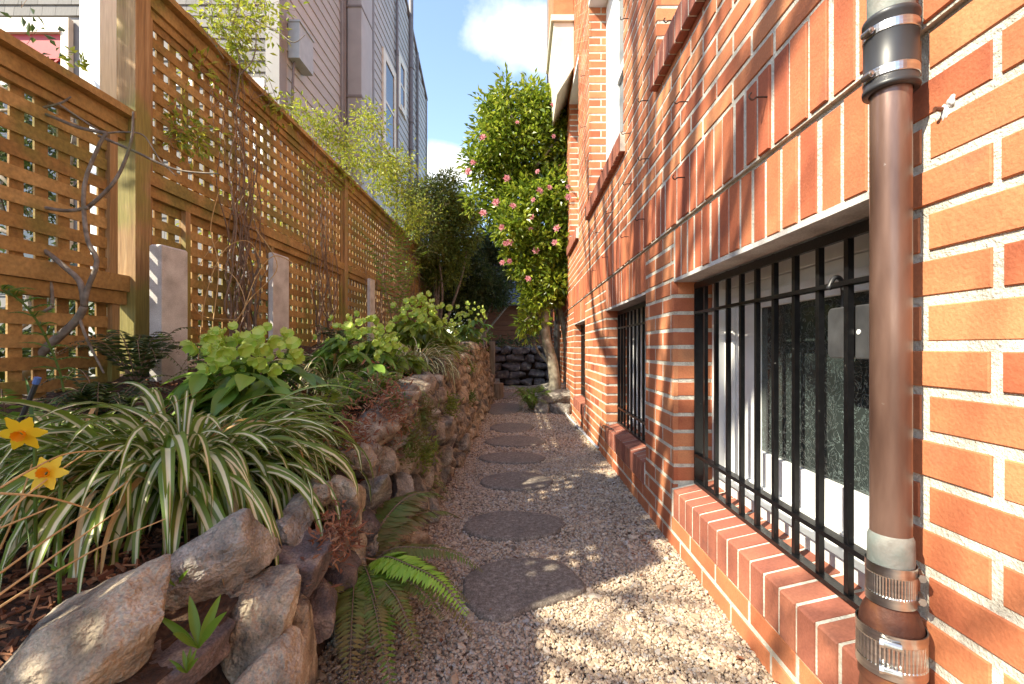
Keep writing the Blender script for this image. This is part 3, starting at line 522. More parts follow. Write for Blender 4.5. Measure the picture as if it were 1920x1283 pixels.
g = MB(); g.tube(spl([(.60, 3.56, .02), (.603, 3.50, .12), (.600, 3.42, .16), (.602, 3.36, .225), (.596, 3.22, .25), (.61, 3.0, .262)], 20), .0028, 6)
tag(g.build('cable', M['rubber'], loc=(.6, 3.3, .1)), 'thin black cable running up the bricks to the middle window', 'cable')

# ================================================================ lattice fence (left)
FX = -1.85
def slats(mb, y0, y1, z0, z1, px, sp=.0885, wd=.048, vert=True, x=FX, zoff=0):
    z = z0+zoff+sp*.5
    while z < z1:
        a, b = max(z-wd/2, z0), min(z+wd/2, z1); t = random.uniform(-.003, .003); u = random.uniform(-.003, .003)
        mb.hexa([(x, y0, a+t), (x+.008, y0, a+t), (x+.008, y1, a+u), (x, y1, a+u), (x, y0, b+t), (x+.008, y0, b+t), (x+.008, y1, b+u), (x, y1, b+u)]); z += sp
    y = y0+sp*.3
    while y < y1 and vert:
        t = random.uniform(-.003, .003); mb.hexa([(x-.0095, y-wd/2+t, z0), (x-.0015, y-wd/2+t, z0), (x-.0015, y+wd/2+t, z0), (x-.0095, y+wd/2+t, z0), (x-.0095, y-wd/2-t, z1), (x-.0015, y-wd/2-t, z1), (x-.0015, y+wd/2-t, z1), (x-.0095, y+wd/2-t, z1)]); y += sp
def post(y, ztop, root, x=FX, hw=.0445):
    g = MB(); g.box(x-hw, x+hw, y-hw, y+hw, soilz(x+.1, y)-.15, ztop); part(g, 'post', 'wood_v', root)
def bay_tall(y0, y1, label, stiles=()):
    r = thing('lattice_fence', (FX, (y0+y1)/2, float(soilz(FX, y0))), label, 'lattice fence', 'sections of the wooden lattice fence'); zs = float(soilz(FX, (y0+y1)/2)); CZ = 2.585
    g = MB(); g.box(FX-.07, FX+.075, y0-.03, y1-.03, CZ-.032, CZ); part(g, 'cap_rail', 'wood', r)
    g = MB(); g.box(FX-.019, FX+.034, y0+.0445, y1-.0445, CZ-.105, CZ-.034); g.box(FX-.019, FX+.019, y0+.0445, y1-.0445, CZ-.15, CZ-.107); part(g, 'top_rail', 'wood', r)
    g = MB(); g.box(FX-.03, FX+.040, y0+.0445, y1-.0445, 1.60, 1.665); g.box(FX-.019, FX+.025, y0+.0445, y1-.0445, 1.545, 1.598); part(g, 'middle_rail', 'wood', r)
    g = MB(); g.box(FX-.019, FX+.019, y0+.0445, y1-.0445, zs-.02, zs+.06); part(g, 'bottom_rail', 'wood', r)
    g = MB(); slats(g, y0+.045, y1-.045, 1.666, CZ-.151, 0); part(g, 'upper_lattice', 'wood', r)
    g = MB(); slats(g, y0+.045, y1-.045, zs+.061, 1.544, 0, x=FX-.008); part(g, 'lower_lattice', 'wood', r)
    for s_ in (y0+.066, y1-.066)+tuple(stiles):
        g = MB(); g.box(FX-.0035, FX+.020+(.004 if s_ in stiles else 0), s_-.019, s_+.019, zs+.061, 1.5445); part(g, 'stile', 'wood_v', r)
        if s_ not in stiles: g = MB(); g.box(FX+.009, FX+.022, s_-.019, s_+.019, 1.666, CZ-.151); part(g, 'stile', 'wood_v', r)
    post(y0, CZ-.0325, r)
    return r
def bay_low(y0, y1, label, endpost=False, CZ=1.905):
    r = thing('lattice_fence', (FX-.03, (y0+y1)/2, float(soilz(FX, y0))), label, 'lattice fence', 'sections of the wooden lattice fence'); x = FX-.02; zs = float(soilz(FX, (y0+y1)/2))
    g = MB(); g.box(x-.07, x+.07, y0, y1-.045, CZ-.034, CZ); part(g, 'cap_rail', 'wood', r)
    g = MB(); g.box(x-.019, x+.030, y0, y1-.045, CZ-.10, CZ-.036); g.box(x-.019, x+.018, y0, y1-.045, CZ-.135, CZ-.102); part(g, 'top_rail', 'wood', r)
    g = MB(); g.box(x-.03, x+.04, y0, y1-.046, 1.06, 1.135); g.box(x-.019, x+.028, y0, y1-.05, 1.0, 1.058); part(g, 'middle_rail', 'wood', r)
    g = MB(); slats(g, y0, y1-.13, 1.136, CZ-.136, 0, x=x, wd=.050); part(g, 'upper_lattice', 'wood', r)
    g = MB(); slats(g, y0, y1-.12, zs, .999, 0, x=x-.006, wd=.050); part(g, 'lower_lattice', 'wood', r)
    g = MB(); g.box(x-.0, x+.022, y1-.13, y1-.09, 1.136, CZ-.136); part(g, 'stile', 'wood_v', r)
    g = MB(); g.box(x-.0, x+.022, y1-.12, y1-.08, zs, .999); part(g, 'stile', 'wood_v', r)
    if endpost: post(y0, CZ-.035, r, x)
    return r
PYs = [2.195, 4.76, 7.0, 9.2, 11.4]
bay_low(1.50, 2.195, 'lowest lattice fence section at the left edge, behind bare grey vine stems')
lbs = ['tall lattice fence section between the thick near post and second post', 'tall lattice fence section behind the yellow green vine, after the second post', 'lattice fence section half hidden by vines, before the dark shrub', 'farthest lattice fence section, mostly behind the dark shrub']
for i in range(4): bay_tall(PYs[i], PYs[i+1], lbs[i], (2.52, 3.38) if i == 0 else ())
bt_ = bay_tall(.30, 1.50, 'unseen tall fence section, partly boarded to shade the path')
g = MB()
for k in range(8): g.box(FX-.03, FX-.012, .35+k*.138, .35+k*.138+.132, 1.80, 2.13)
part(g, "boards", "wood_v", bt_)  # boards added out of view to close the lattice and shade the path
bay_low(-2.2, .30, 'lower lattice fence section behind the camera', True, 2.07)  # unseen section, cap raised to widen its shade on the gravel
g = MB(); g.box(-2.50, -2.385, 2.6, 2.71, .3, 3.6); tag(g.build('porch_post', M['white_wood'], loc=(-2.44, 2.65, .36)), 'white painted timber post rising behind the low fence section', 'post')
# concrete stakes before the fence
def stake(xc, Y1, top, w_, l_, label):
    X = (xc-VX)*Y1/F; zt_ = EYE-(top-VY)*Y1/F; zb = float(soilz(X, Y1))-.1; g = MB(); c = .006
    g.hexa([(X-w_, Y1, zb), (X, Y1, zb), (X, Y1+l_, zb), (X-w_, Y1+l_, zb), (X-w_, Y1, zt_-.008), (X, Y1, zt_-.008), (X, Y1+l_, zt_-.003), (X-w_, Y1+l_, zt_-.003)])
    g.hexa([(X-w_, Y1, zt_-.008), (X, Y1, zt_-.008), (X, Y1+l_, zt_-.003), (X-w_, Y1+l_, zt_-.003), (X-w_+c, Y1+c, zt_), (X-c, Y1+c, zt_), (X-c, Y1+l_-c, zt_+.004), (X-w_+c, Y1+l_-c, zt_+.004)])
    tag(g.build('concrete_post', M['concrete'], loc=(X, Y1, zb)), label, 'concrete post', 'square concrete posts before the fence')
stake(303, 2.12, 458, .056, .165, 'nearest and widest pale concrete post, beside the thick wooden fence post')
stake(512, 3.0, 473, .03, .205, 'second pale concrete post, behind the nearest green flowered hellebore')
stake(694, 4.9, 522, .03, .16, 'farthest thin concrete post, behind the middle of the flower bed')

# ================================================================ dry stone retaining wall
wl = thing('stone_retaining_wall', (-.5, 3.5, 0), 'dry stacked wall of brown fieldstones holding up the flower bed', 'retaining wall')
bk = MB(); ys = np.linspace(.25, 7.3, 60); v = []
for y in ys: v += [(WX(0)-.05, y, -.1), (WX(float(zt(y)))-.05, y, float(zt(y))-.05), (-.80, y, float(zt(y))-.09)]
bk.add(v, np.concatenate([np.stack([np.arange(59)*3+k, np.arange(59)*3+3+k, np.arange(59)*3+4+k, np.arange(59)*3+1+k], -1) for k in range(2)])); part(bk, 'earth_backing', 'soil', wl)
big = [  # px x, px y, Y, half sizes (x,y,z), rotation, material, label
 (188, 1206, .66, (.132, .095, .068), (.1, -.42, .12), 'stone', 'largest brown boulder, lower left corner, beside the mulch'),
 (412, 1050, .87, (.086, .075, .068), (.1, -.45, .1), 'stone_grey', 'pointed grey brown stone leaning over the big boulder'),
 (466, 1178, .87, (.080, .07, .105), (.1, .25, .1), 'stone', 'tall rounded brown stone below the pointed one'),
 (548, 1210, .95, (.06, .08, .12), (0, .1, .2), 'stone', None),
 (545, 988, 1.08, (.055, .085, .045), (.2, -.1, .1), 'stone_grey', None),
 (563, 1058, 1.04, (.065, .085, .062), (.3, .2, 0), 'stone_dark', 'dark purplish stone low in the wall'),
 (640, 930, 1.30, (.06, .085, .075), (.1, 0, .2), 'stone', None),
 (682, 858, 1.52, (.06, .085, .048), (0, -.15, .1), 'stone', None),
 (703, 918, 1.52, (.05, .07, .065), (.1, .1, 0), 'stone_grey', None),
 (752, 916, 1.78, (.05, .06, .050), (.2, 0, .3), 'stone_grey', 'small pale grey stone low in the wall'),
 (310, 1262, .74, (.07, .10, .05), (0, .1, 0), 'stone_dark', None), (620, 1010, 1.22, (.05, .09, .05), (0, .1, 0), 'stone_dark', None), (590, 1130, 1.06, (.05, .08, .07), (0, 0, .3), 'stone_dark', None),
 (500, 1262, .80, (.06, .07, .05), (0, 0, .3), 'stone', None), (690, 985, 1.42, (.05, .09, .05), (0, 0, .3), 'stone_dark', None), (640, 1080, 1.2, (.05, .09, .06), (0, 0, .1), 'stone_dark', None),
 (600, 925, 1.18, (.04, .06, .035), (0, 0, .2), 'stone', None)]
seed = 40; wallc = []
for (x, y, Y, sz, rt, m_, lb) in big:
    c = P(x, y, Y); g = MB(); seed += 1; rock(g, c, sz, 5 if c[1] < 1.2 else 4, 8, .038, rt, seed); part(g, 'stone', m_, wl, lb, False)
nst = len(big); extra = MB()
y = 1.62; zrow = 0
def srow(Ya):
    global nst, seed
    pass
cols_ = []; z = 0.0
z = -.02; row = 0
while z < .92:
    h = random.uniform(.10, .155); y = 1.62+random.uniform(-.1, .05) if z > .33 else 1.85+random.uniform(-.05, .1)
    if z < .2: y = 1.2
    while y < 7.2:
        sc_ = 1+max(0, y-3)*.05; wd = random.uniform(.10, .22)*sc_; zc = z+h/2+random.uniform(-.02, .02); tp = float(zt(y+wd/2))
        if zc-h*.15 < tp:
            hh = h/2*random.uniform(.95, 1.22); zc2 = min(zc, tp-hh*.45); c = (WX(zc2)-.02+random.uniform(-.02, .022), y+wd/2, zc2); seed += 1
            mm = 'stone_grey' if random.random() < .18 else ('stone_dark' if random.random() < .12 else 'stone'); rt = (random.uniform(-.35, .35), random.uniform(-.2, .2), random.uniform(-.25, .25)); size = (.085, wd/2*1.15, hh*1.16)
            if nst < 99 and y < 5.0: g = MB(); rock(g, c, size, 4 if y < 3.5 else 3, 11, .045, rt, seed); part(g, 'stone', mm, wl, None, False); nst += 1
            else: rock(extra, c, size, 2, 8, .03, rt, seed)
        y += wd*.93
    z += h*.86; row += 1
if extra.v: tag(part(extra, 'stone', 'stone', wl, None, True), kind='stuff')

# far end: steps, log, posts, low stone wall, shed
g = MB(); g.tube([(-.42, 7.25, -.02), (-.42, 7.25, .24)], [.155, .15], 28); lg = g.build('log_step', M['log'], loc=(-.42, 7.25, 0)); tag(lg, 'short upright round log used as a step at the path end', 'log')
for (x, y0, y1, Y, hw, lb) in ((904, 622, 716, 7.05, .055, 'grey timber stake at the far end of the stone wall'), (922, 640, 712, 7.9, .05, 'shorter grey timber stake behind the log step')):
    a = P(x, y0, Y); g = MB(); g.box(a[0]-hw, a[0]+hw, Y, Y+.12, 0, a[2]); tag(g.build('timber_stake', M['log'], loc=(a[0], Y, 0)), lb, 'stake', 'timber stakes by the steps')
st = thing('garden_steps', (-1.0, 8.2, 0), 'dim timber edged steps climbing left past the stone wall', 'steps')
for i in range(4): g = MB(); g.box(-1.6, -.42-.12*i, 7.45+.3*i, 9.2, .18*i-.02, .18*(i+1)-.002*i); part(g, 'step', 'log', st)
lw = thing('low_stone_wall', (.1, 9.7, 0), 'low stone wall across the end of the path, coloured dark for its shade', 'stone wall')
z = 0.0
while z < .78:
    h = random.uniform(.14, .2); x = -.62+random.uniform(-.1, 0)
    while x < .75:
        wd = random.uniform(.2, .42); g = MB(); rock(g, (x+wd/2, 9.75, z+h/2), (wd/2*1.02, .14, h/2*1.06), 3, 8, .03, (random.uniform(-.1, .1),)*3); part(g, 'stone', 'stone_dark', lw, None, True); x += wd*.97  # dark stone colour stands in for the deep shade at the path end
    z += h*.92
g = MB(); g.box(-2.5, 1.4, 9.86, 13.5, -.1, .74); tag(g.build('upper_terrace', M['soil']), kind='structure')
sh = thing('garden_shed', (.2, 13, .7), 'dark red shed with a grey roof at the end of the garden', 'shed')
g = MB()
for i in range(9): g.box(-1.4, 2.2, 12.6-.004*(i % 2), 14.4, .72+i*.14, .72+i*.14+.132)
part(g, 'wall', 'shedred', sh)
g = MB(); g.hexa([(-2.4, 12.3, 1.93), (2.6, 12.3, 1.93), (2.6, 15.4, 3.9), (-2.4, 15.4, 3.9), (-2.4, 12.3, 1.99), (2.6, 12.3, 1.99), (2.6, 15.4, 3.98), (-2.4, 15.4, 3.98)]); part(g, 'roof', 'roofgrey', sh)
g = MB(); slats(g, 10.2, 10.21, 0, 0, 0, vert=False) if False else None
tr = thing('dark_trellis', (-.6, 11.6, .7), 'dark wooden trellis behind the shrubs at the end of the path', 'trellis')
for i in range(12): g.box(-2.2, 1.1, 11.6, 11.612, 2.3+i*.1, 2.335+i*.1)
for i in range(26): g.box(-2.2+i*.13, -2.165+i*.13, 11.615, 11.625, 2.25, 3.5)
part(g, 'slats', 'dark_wood', tr); g = MB(); g.box(-2.25, 1.15, 11.58, 11.64, 3.5, 3.58); g.box(-2.25, -2.17, 11.58, 11.64, .7, 3.5); g.box(1.07, 1.15, 11.58, 11.64, .7, 3.5); part(g, 'frame', 'dark_wood', tr)

# ================================================================ neighbour's grey house
hs = thing('grey_house', (-4, 9, 0), 'tall grey house with shingled front and lapped siding behind the fence', 'house')
g = MB(); g.box(-9, -3.18, 6.03, 8.9, 0, 10.5); g.box(-9, -3.12, 8.30, 8.9, 0, 10.5)
g.hexa([(-9, 8.9, 0), (-2.90, 8.9, 0), (-2.90, 14.0, 0), (-9, 14.0, 0), (-9, 8.9, 10.6), (-2.90, 8.9, 10.6), (-2.90, 14.0, 8.35), (-9, 14.0, 8.35)]); part(g, 'wall', 'siding_trim', hs)
g = MB(); z = 0.3; k = 0
while z < 10.3:
    x = -8.9+random.uniform(0, .1)
    while x < -3.34:
        wd = random.uniform(.12, .30); b = min(x+wd-.004, -3.335); j = random.uniform(0, .006)
        if not (x < -5.78 and z+.15 > 2.0 and z < 5.15):
            g.hexa([(x, 6.008-j*.2, z), (b, 6.008-j*.2, z), (b, 6.03, z), (x, 6.03, z), (x, 6.024, z+.152), (b, 6.024, z+.152), (b, 6.03, z+.152), (x, 6.03, z+.152)])
        x += wd
    z += .147
part(g, 'shingles', 'shingle', hs)
def laps(xf, y0, y1, zb, zt_, ex, skip=()):
    g = MB(); z = zb
    while z < zt_:
        tmax = 10.6-(y1-8.9)*2.25/5.1 if y0 > 8.8 else 11
        g.hexa([(xf-.02, y0, z), (xf+.016, y0, z), (xf+.016, y1, z), (xf-.02, y1, z), (xf-.02, y0, z+ex), (xf+.002, y0, z+ex), (xf+.002, y1, z+ex), (xf-.02, y1, z+ex)]); z += ex
    return g
part(laps(-3.16, 6.16, 8.0, 0, 10.4, .185), 'siding', 'siding', hs)
# far stretch, stepped to follow the sloping roof edge
g = MB(); z = 0
while z < 10.6:
    ye = 14.0 if z < 8.2 else 14.0-(z-8.2)*5.1/2.25
    if ye > 9.0:
        ex = .185; xf = -2.885
        g.hexa([(xf-.02, 8.93, z), (xf+.016, 8.93, z), (xf+.016, ye, z), (xf-.02, ye, z), (xf-.02, 8.93, z+ex), (xf+.002, 8.93, z+ex), (xf+.002, ye, z+ex), (xf-.02, ye, z+ex)])
    z += .185
part(g, 'far_siding', 'siding', hs)
g = MB(); g.box(-3.33, -3.24, 5.99, 6.16, 0, 10.5); g.box(-3.235, -3.14, 5.97, 6.16, 0, 10.5); part(g, 'corner_board', 'siding_trim', hs)
g = MB(); g.box(-3.16, -3.115, 8.0, 8.08, 0, 10.5); g.box(-3.16, -3.12, 8.12, 8.2, 0, 10.5); part(g, 'corner_board', 'siding_trim', hs)
g = MB()
for z0, z1 in ((0, 5.33), (5.36, 6.95), (6.98, 10.5)): g.box(-3.12, -2.872, 8.28, 8.9, z0, z1)
part(g, 'column_box', 'siding_pale', hs)
g = MB(); g.box(-3.14, -2.862, 8.265, 8.91, 5.32, 5.362); g.box(-3.14, -2.862, 8.265, 8.91, 6.945, 6.982); g.box(-2.89, -2.862, 8.915, 8.99, 0, 10.5); part(g, 'trim', 'siding_trim', hs)
g = MB(); g.hexa([(-9, 8.9, 10.602), (-2.84, 8.9, 10.602), (-2.84, 14.05, 8.352), (-9, 14.05, 8.352), (-9, 8.9, 10.68), (-2.84, 8.9, 10.68), (-2.84, 14.05, 8.43), (-9, 14.05, 8.43)]); g.box(-2.868, -2.85, 13.93, 14.03, 0, 8.35); part(g, 'roof_edge', 'siding_trim', hs)
def hwin(y0, y1, z0, z1, x=-2.87):
    t = .17; g = MB(); g.box(x-.01, x+.03, y0, y0+t, z0, z1); g.box(x-.01, x+.03, y1-t, y1, z0, z1); g.box(x-.01, x+.03, y0+t, y1-t, z1-t, z1); g.box(x-.01, x+.045, y0+t, y1-t, z0, z0+t*.8); g.box(x-.01, x+.02, y0+t, y1-t, (z0+z1)/2-.03, (z0+z1)/2+.03)
    o = g.build('window', M['cream'], hs); p = MB(); p.box(x-.01, x+.012, y0+t, y1-t, z0+t*.8, z1-t); p.build('pane', M['glass'], o)
hwin(9.52, 10.5, 4.7+.3, 7.05); hwin(10.72, 11.42, 5.95+.5, 7.75)
def hpipe(y, r, z0, z1, nm='drainpipe', joints=()):
    g = MB(); g.tube([(-2.83, y, z0), (-2.83, y, z1)], r, 12)
    for z in joints: g.tube([(-2.83, y, z), (-2.83, y, z+.12)], r*1.3, 12)
    part(g, nm, 'pipe_grey', hs, smooth=False)
hpipe(10.52, .032, 0, 10.2, joints=(5.9, 7.5)); hpipe(11.85, .062, 4.9, 10.2, joints=(5.0, 5.9, 6.6, 8.0)); hpipe(12.6, .035, 0, 8.9, joints=(4.4,)); hpipe(11.62, .06, 0, 4.85)
g = MB(); g.tube(spl([(-2.83, 11.62, 4.8), (-2.8, 11.66, 4.98), (-2.8, 11.8, 5.0), (-2.83, 11.85, 4.95)], 8), .066, 12); part(g, 'pipe_elbow', 'pipe_grey', hs)
a = P(536, 50, 6.4); g = MB(); g.box(-3.14, -2.99, 6.2, 6.62, 4.72, 5.2); g.box(-3.14, -2.975, 6.19, 6.63, 5.203, 5.23); part(g, 'meter_box', 'boxgrey', hs)
g = MB(); g.tube(spl([(-3.10, 6.3, 4.72), (-3.10, 6.25, 4.5), (-3.10, 6.25, 3.7), (-3.10, 6.5, 3.4), (-3.10, 6.9, 3.2)], 14), .018, 8); part(g, 'conduit', 'pipe_grey', hs)
# red porch window on the shingled front
xr = -(VX-135)*6/F; zt_ = EYE+(VY-38)*6/F
wn = MB(); wn.box(xr-3.0, xr, 5.95, 6.02, zt_-.16, zt_); wn.box(xr-.10, xr, 5.95, 6.02, 1.5, zt_-.162); wn.box(xr-3.0, xr-.102, 5.955, 6.02, zt_-.90, zt_-.82); wn.box(xr-3.0, xr-.102, 5.93, 6.02, zt_-.20, zt_-.163); wo = wn.build('porch_window', M['cream'], hs); wo['label'] = 'cream framed opening with a red panel'
g = MB(); g.box(xr-3.0, xr-.104, 5.975, 6.02, zt_-.52, zt_-.202); g.box(xr-3, xr-.104, 5.985, 6.02, zt_-.82, zt_-.74)
for i in range(9):
    for s in (-1, 1): x_ = xr-.3-i*.29; g.hexa([(x_-.14*s-.02, 5.98, zt_-.74), (x_-.14*s+.02, 5.98, zt_-.74), (x_-.14*s+.02, 6.0, zt_-.74), (x_-.14*s-.02, 6.0, zt_-.74), (x_+.14*s-.02, 5.98, zt_-.52), (x_+.14*s+.02, 5.98, zt_-.52), (x_+.14*s+.02, 6.0, zt_-.52), (x_+.14*s-.02, 6.0, zt_-.52)])
g.build('red_panel', M['redpaint'], wo)
g = MB(); g.box(xr-3.0, xr-.104, 6.003, 6.02, 1.5, zt_-.53); g.build('pane', M['glass'], wo)
g = MB(); g.box(-3.55, -3.345, 5.985, 6.02, 3.2, 4.32); g.box(-4.6, -3.552, 5.99, 6.02, 4.22, 4.32); part(g, 'side_window', 'white', hs)

# ================================================================ plants
def frond(mb, pts, pl, nper, up=(0, 0, 1), wd=.28, rach=None, droop=.15, sweep=.35, taper=(.35, 1, .12)):
    p = spl(pts, nper); t = np.gradient(p, axis=0); t /= np.linalg.norm(t, axis=1)[:, None]; sd = np.cross(t, up); sd /= np.linalg.norm(sd, axis=1)[:, None]; nu = np.cross(sd, t)
    u = np.linspace(0, 1, nper); ln = pl*np.interp(u, [0, .3, 1], taper)*(1+rng.normal(0, .06, nper))
    for s in (1, -1):
        d = sd*s+t*sweep-nu*droop+rng.normal(0, .05, (nper, 3)); mb.leaves(p, d, nu+rng.normal(0, .12, (nper, 3)), ln, ln*wd, .08)
    if rach is not None: rach.tube(p, np.linspace(.0022, .0006, nper), 5)
def arch(base, az, reach, height, drop, n=4, twist=0):
    b = np.asarray(base, float); d = np.array([math.cos(az), math.sin(az), 0]); s = np.array([-math.sin(az), math.cos(az), 0])
    return [b+d*reach*u+s*twist*u*u+np.array([0, 0, height*math.sin(min(u*1.35, 1)*math.pi/2)-drop*u**2.2]) for u in np.linspace(0, 1, n)]
def fern(base, n, reach, pl, m_, label, nper=42, wd=.28, az=(0, 6.28), h=(.1, .25), dr=(.05, .25), **k):
    r = thing('fern', base, label, 'fern'); rc = MB(); f = MB()
    for i in range(n):
        a = az[0]+(az[1]-az[0])*(i+random.random())/n; L_ = reach*random.uniform(.7, 1.1); frond(f, arch(base, a, L_, random.uniform(*h)*reach/.35, random.uniform(*dr)*reach/.35, 5, random.uniform(-.05, .05)), pl*random.uniform(.8, 1.1), nper, wd=wd, rach=rc, **k)
    part(f, 'fronds', m_, r); part(rc, 'stalks', 'stem', r); return r
def strap_plant(base, n, ln, wd, m_, label, cat, name, spread=1.0, soft=.5, seed=1, nseg=11, hmax=1.0, rad=.10):
    rg = np.random.default_rng(seed); live = MB(); dead = MB()
    for i in range(n):
        mb = dead if i % 24 == 7 else live; a = rg.uniform(0, 2*math.pi); L_ = ln*rg.uniform(.55, 1.12); el = R(rg.uniform(25, 84))*hmax; b = np.array(base)+np.array([math.cos(a), math.sin(a), 0])*rg.uniform(0, rad)*np.array([1, 1.2, 0]); b[2] = base[2]+rg.uniform(-.01, .04)
        g_ = rg.uniform(1.3, 2.8)*soft; p = [b]; ang = el; az = a+rg.normal(0, .25); tw = rg.normal(0, .25)
        for j in range(nseg-1):
            u = (j+1)/nseg; ang = el-g_*u**1.25*1.5; ang = max(ang, -1.45); az += tw/nseg; p.append(p[-1]+L_/nseg*np.array([math.cos(ang)*math.cos(az), math.cos(ang)*math.sin(az), math.sin(ang)]))
        p = np.array(p)
        for q in p:
            if q[0] < -.60: q[2] = max(q[2], float(soilz(q[0], q[1]))+.006)
        u = np.linspace(0, 1, nseg); w_ = wd*rg.uniform(.5, 1.25)*np.interp(u, [0, .15, .55, .85, 1], [.6, .85, 1, .6, .04]); up = np.array([math.sin(az+1.2)*.25*rg.normal(), .25*rg.normal(), 1])
        mb.ribbon(p, w_, up+rg.normal(0, .15, 3), rg.uniform(.12, .3))
    o = tag(live.build(name, M[m_], loc=base, smooth=True), label, cat); dead.build('dead_leaves', M['straw'], o, smooth=True); return o
# big variegated clump and its neighbours
def onsoil(x, y, Y, dz=0): X = (x-VX)*Y/F; return (X, Y, float(soilz(X, Y))+dz)
strap_plant(onsoil(345, 0, 1.20, .03), 640, .45, .0215, 'spider', 'large clump of arching green and cream striped leaves spilling over the boulders', 'striped plant', 'striped_plant', seed=3, soft=.92, rad=.17, nseg=13)
strap_plant(onsoil(110, 0, 1.25, .0), 190, .40, .020, 'spider', 'striped leaf clump at the left edge behind the daffodils', 'striped plant', 'striped_plant', seed=4, soft=.85)
strap_plant(onsoil(505, 0, 1.42, .0), 200, .33, .018, 'spider', 'striped leaf clump under the nearest hellebore', 'striped plant', 'striped_plant', seed=14, soft=.95)
strap_plant(onsoil(622, 0, 2.35), 220, .34, .013, 'spider2', 'pale striped grass clump between the first two hellebores', 'striped plant', 'striped_plant', seed=5, soft=.8)
strap_plant(onsoil(780, 0, 3.1), 280, .40, .014, 'spider2', 'pale striped grass clump before the tallest hellebore', 'striped plant', 'striped_plant', seed=6, soft=.8)
strap_plant(onsoil(845, 0, 4.3), 90, .34, .012, 'grass', 'plain green strappy clump at the far end of the stone wall top', 'strappy plant', 'strappy_plant', seed=8, soft=.55, rad=.06)
strap_plant(onsoil(60, 0, 1.0), 70, .42, .008, 'grass', 'narrow green daffodil leaves at the left edge', 'bulb leaves', 'bulb_leaves', seed=9, soft=.5, rad=.16)

# hellebores
def hell_flower_mesh():
    mb = MB(); n = 6
    for k in range(5):
        a = k*2*math.pi/5; d = np.array([math.cos(a), math.sin(a), 0]); s = np.array([-math.sin(a), math.cos(a), 0]); v = []; us = np.linspace(0, 1, n)
        for u in us:
            c = d*.028*math.sin(u*1.5)*1.05+np.array([0, 0, .020*u**1.7]); w_ = .020*math.sin(min(1, u*1.25+.12)*math.pi*.86)**.8+.001
            for q in (-1, -.4, .4, 1): v.append(c+s*w_*q+np.array([0, 0, .006*abs(q)*u]))
        i = np.arange(n-1)[:, None]*4; j = np.arange(3)[None, :]; mb.add(v, np.stack([i+j, i+j+1, i+j+5, i+j+4], -1).reshape(-1, 4))
    return mb
def hellebore(base, w_, h_, nl, nf, label, fs=1.0, leafm_='hell_leaf', ll=.13):
    r = thing('hellebore', base, label, 'hellebore', 'green flowered hellebores in the raised bed'); lv = MB(); stm = MB(); b = np.array(base)
    for i in range(nl):
        a = random.uniform(0, 6.28); rad = w_*math.sqrt(random.random()); top = b+np.array([math.cos(a)*rad, math.sin(a)*rad, h_*random.uniform(.25, .85)*(1-.25*rad/w_)]); stm.tube(spl([b+rng.normal(0, .01, 3)*(1, 1, 0), (b+top)/2+(0, 0, .03), top], 6), .003, 5)
        for k in range(random.choice((3, 4, 5))):
            a2 = a+(k-2)*.62+random.uniform(-.2, .2); d = np.array([[math.cos(a2), math.sin(a2), random.uniform(-.75, .05)]]); nn = np.array([[random.uniform(-.3, .3), random.uniform(-.3, .3), 1]])
            L_ = ll*random.uniform(.7, 1.1); p = top+d[0]/np.linalg.norm(d[0])*L_*np.linspace(0, 1, 7)[:, None]; p[:, 2] -= L_*.28*np.linspace(0, 1, 7)**2; lv.ribbon(p, L_*.38*np.array([.12, .62, .95, 1, .82, .45, .03]), nn[0], .14)
    part(lv, 'leaves', leafm_, r, smooth=True); part(stm, 'stems', 'hell_leaf2', r)
    fm = None
    for i in range(nf):
        a = random.uniform(0, 6.28); rad = w_*1.0*math.sqrt(random.random()); c = b+np.array([math.cos(a)*rad, math.sin(a)*rad, h_*(random.choice((random.uniform(.86, 1.14), random.uniform(.62, 1.0)))-.26*(rad/w_)**2)])
        if fm is None: o = hell_flower_mesh().build('flower', M['hell_flower'], None, smooth=True); fm = o.data
        else: o = bpy.data.objects.new('flower', fm); C.objects.link(o)
        o.parent = r; o.location = Vector(c-b); s = fs*random.uniform(.6, 1.1); o.scale = (s, s, s); ax = Vector((math.cos(a)*.6+random.uniform(-.7, .7), -.6+random.uniform(-.7, .7), random.uniform(-.5, .9))); o.rotation_euler = ax.to_track_quat('Z', 'Y').to_euler()
    return r
hellebore(onsoil(470, 0, 1.72), .18, .36, 42, 85, 'nearest hellebore, broad dark leaves under a mass of pale green cups', .85, ll=.15)
hellebore(onsoil(672, 0, 2.45), .21, .33, 40, 85, 'second hellebore from the camera, in the middle of the bed', .75, ll=.13)
hellebore(onsoil(745, 0, 2.75), .14, .20, 18, 22, 'low hellebore beside the pale striped grass', .8, 'hell_leaf2')
hellebore(onsoil(790, 0, 3.7), .22, .48, 52, 80, 'tallest hellebore, bright yellow green, before the fence posts', .95, 'hell_leaf2', ll=.14)
hellebore(onsoil(838, 0, 4.5), .13, .34, 16, 26, 'small hellebore just right of the tallest one', .8, 'hell_leaf2')
hellebore(onsoil(880, 0, 5.6), .20, .52, 26, 40, 'farthest hellebore, dark leaved, at the end of the stone wall', .9, 'hell_leaf')
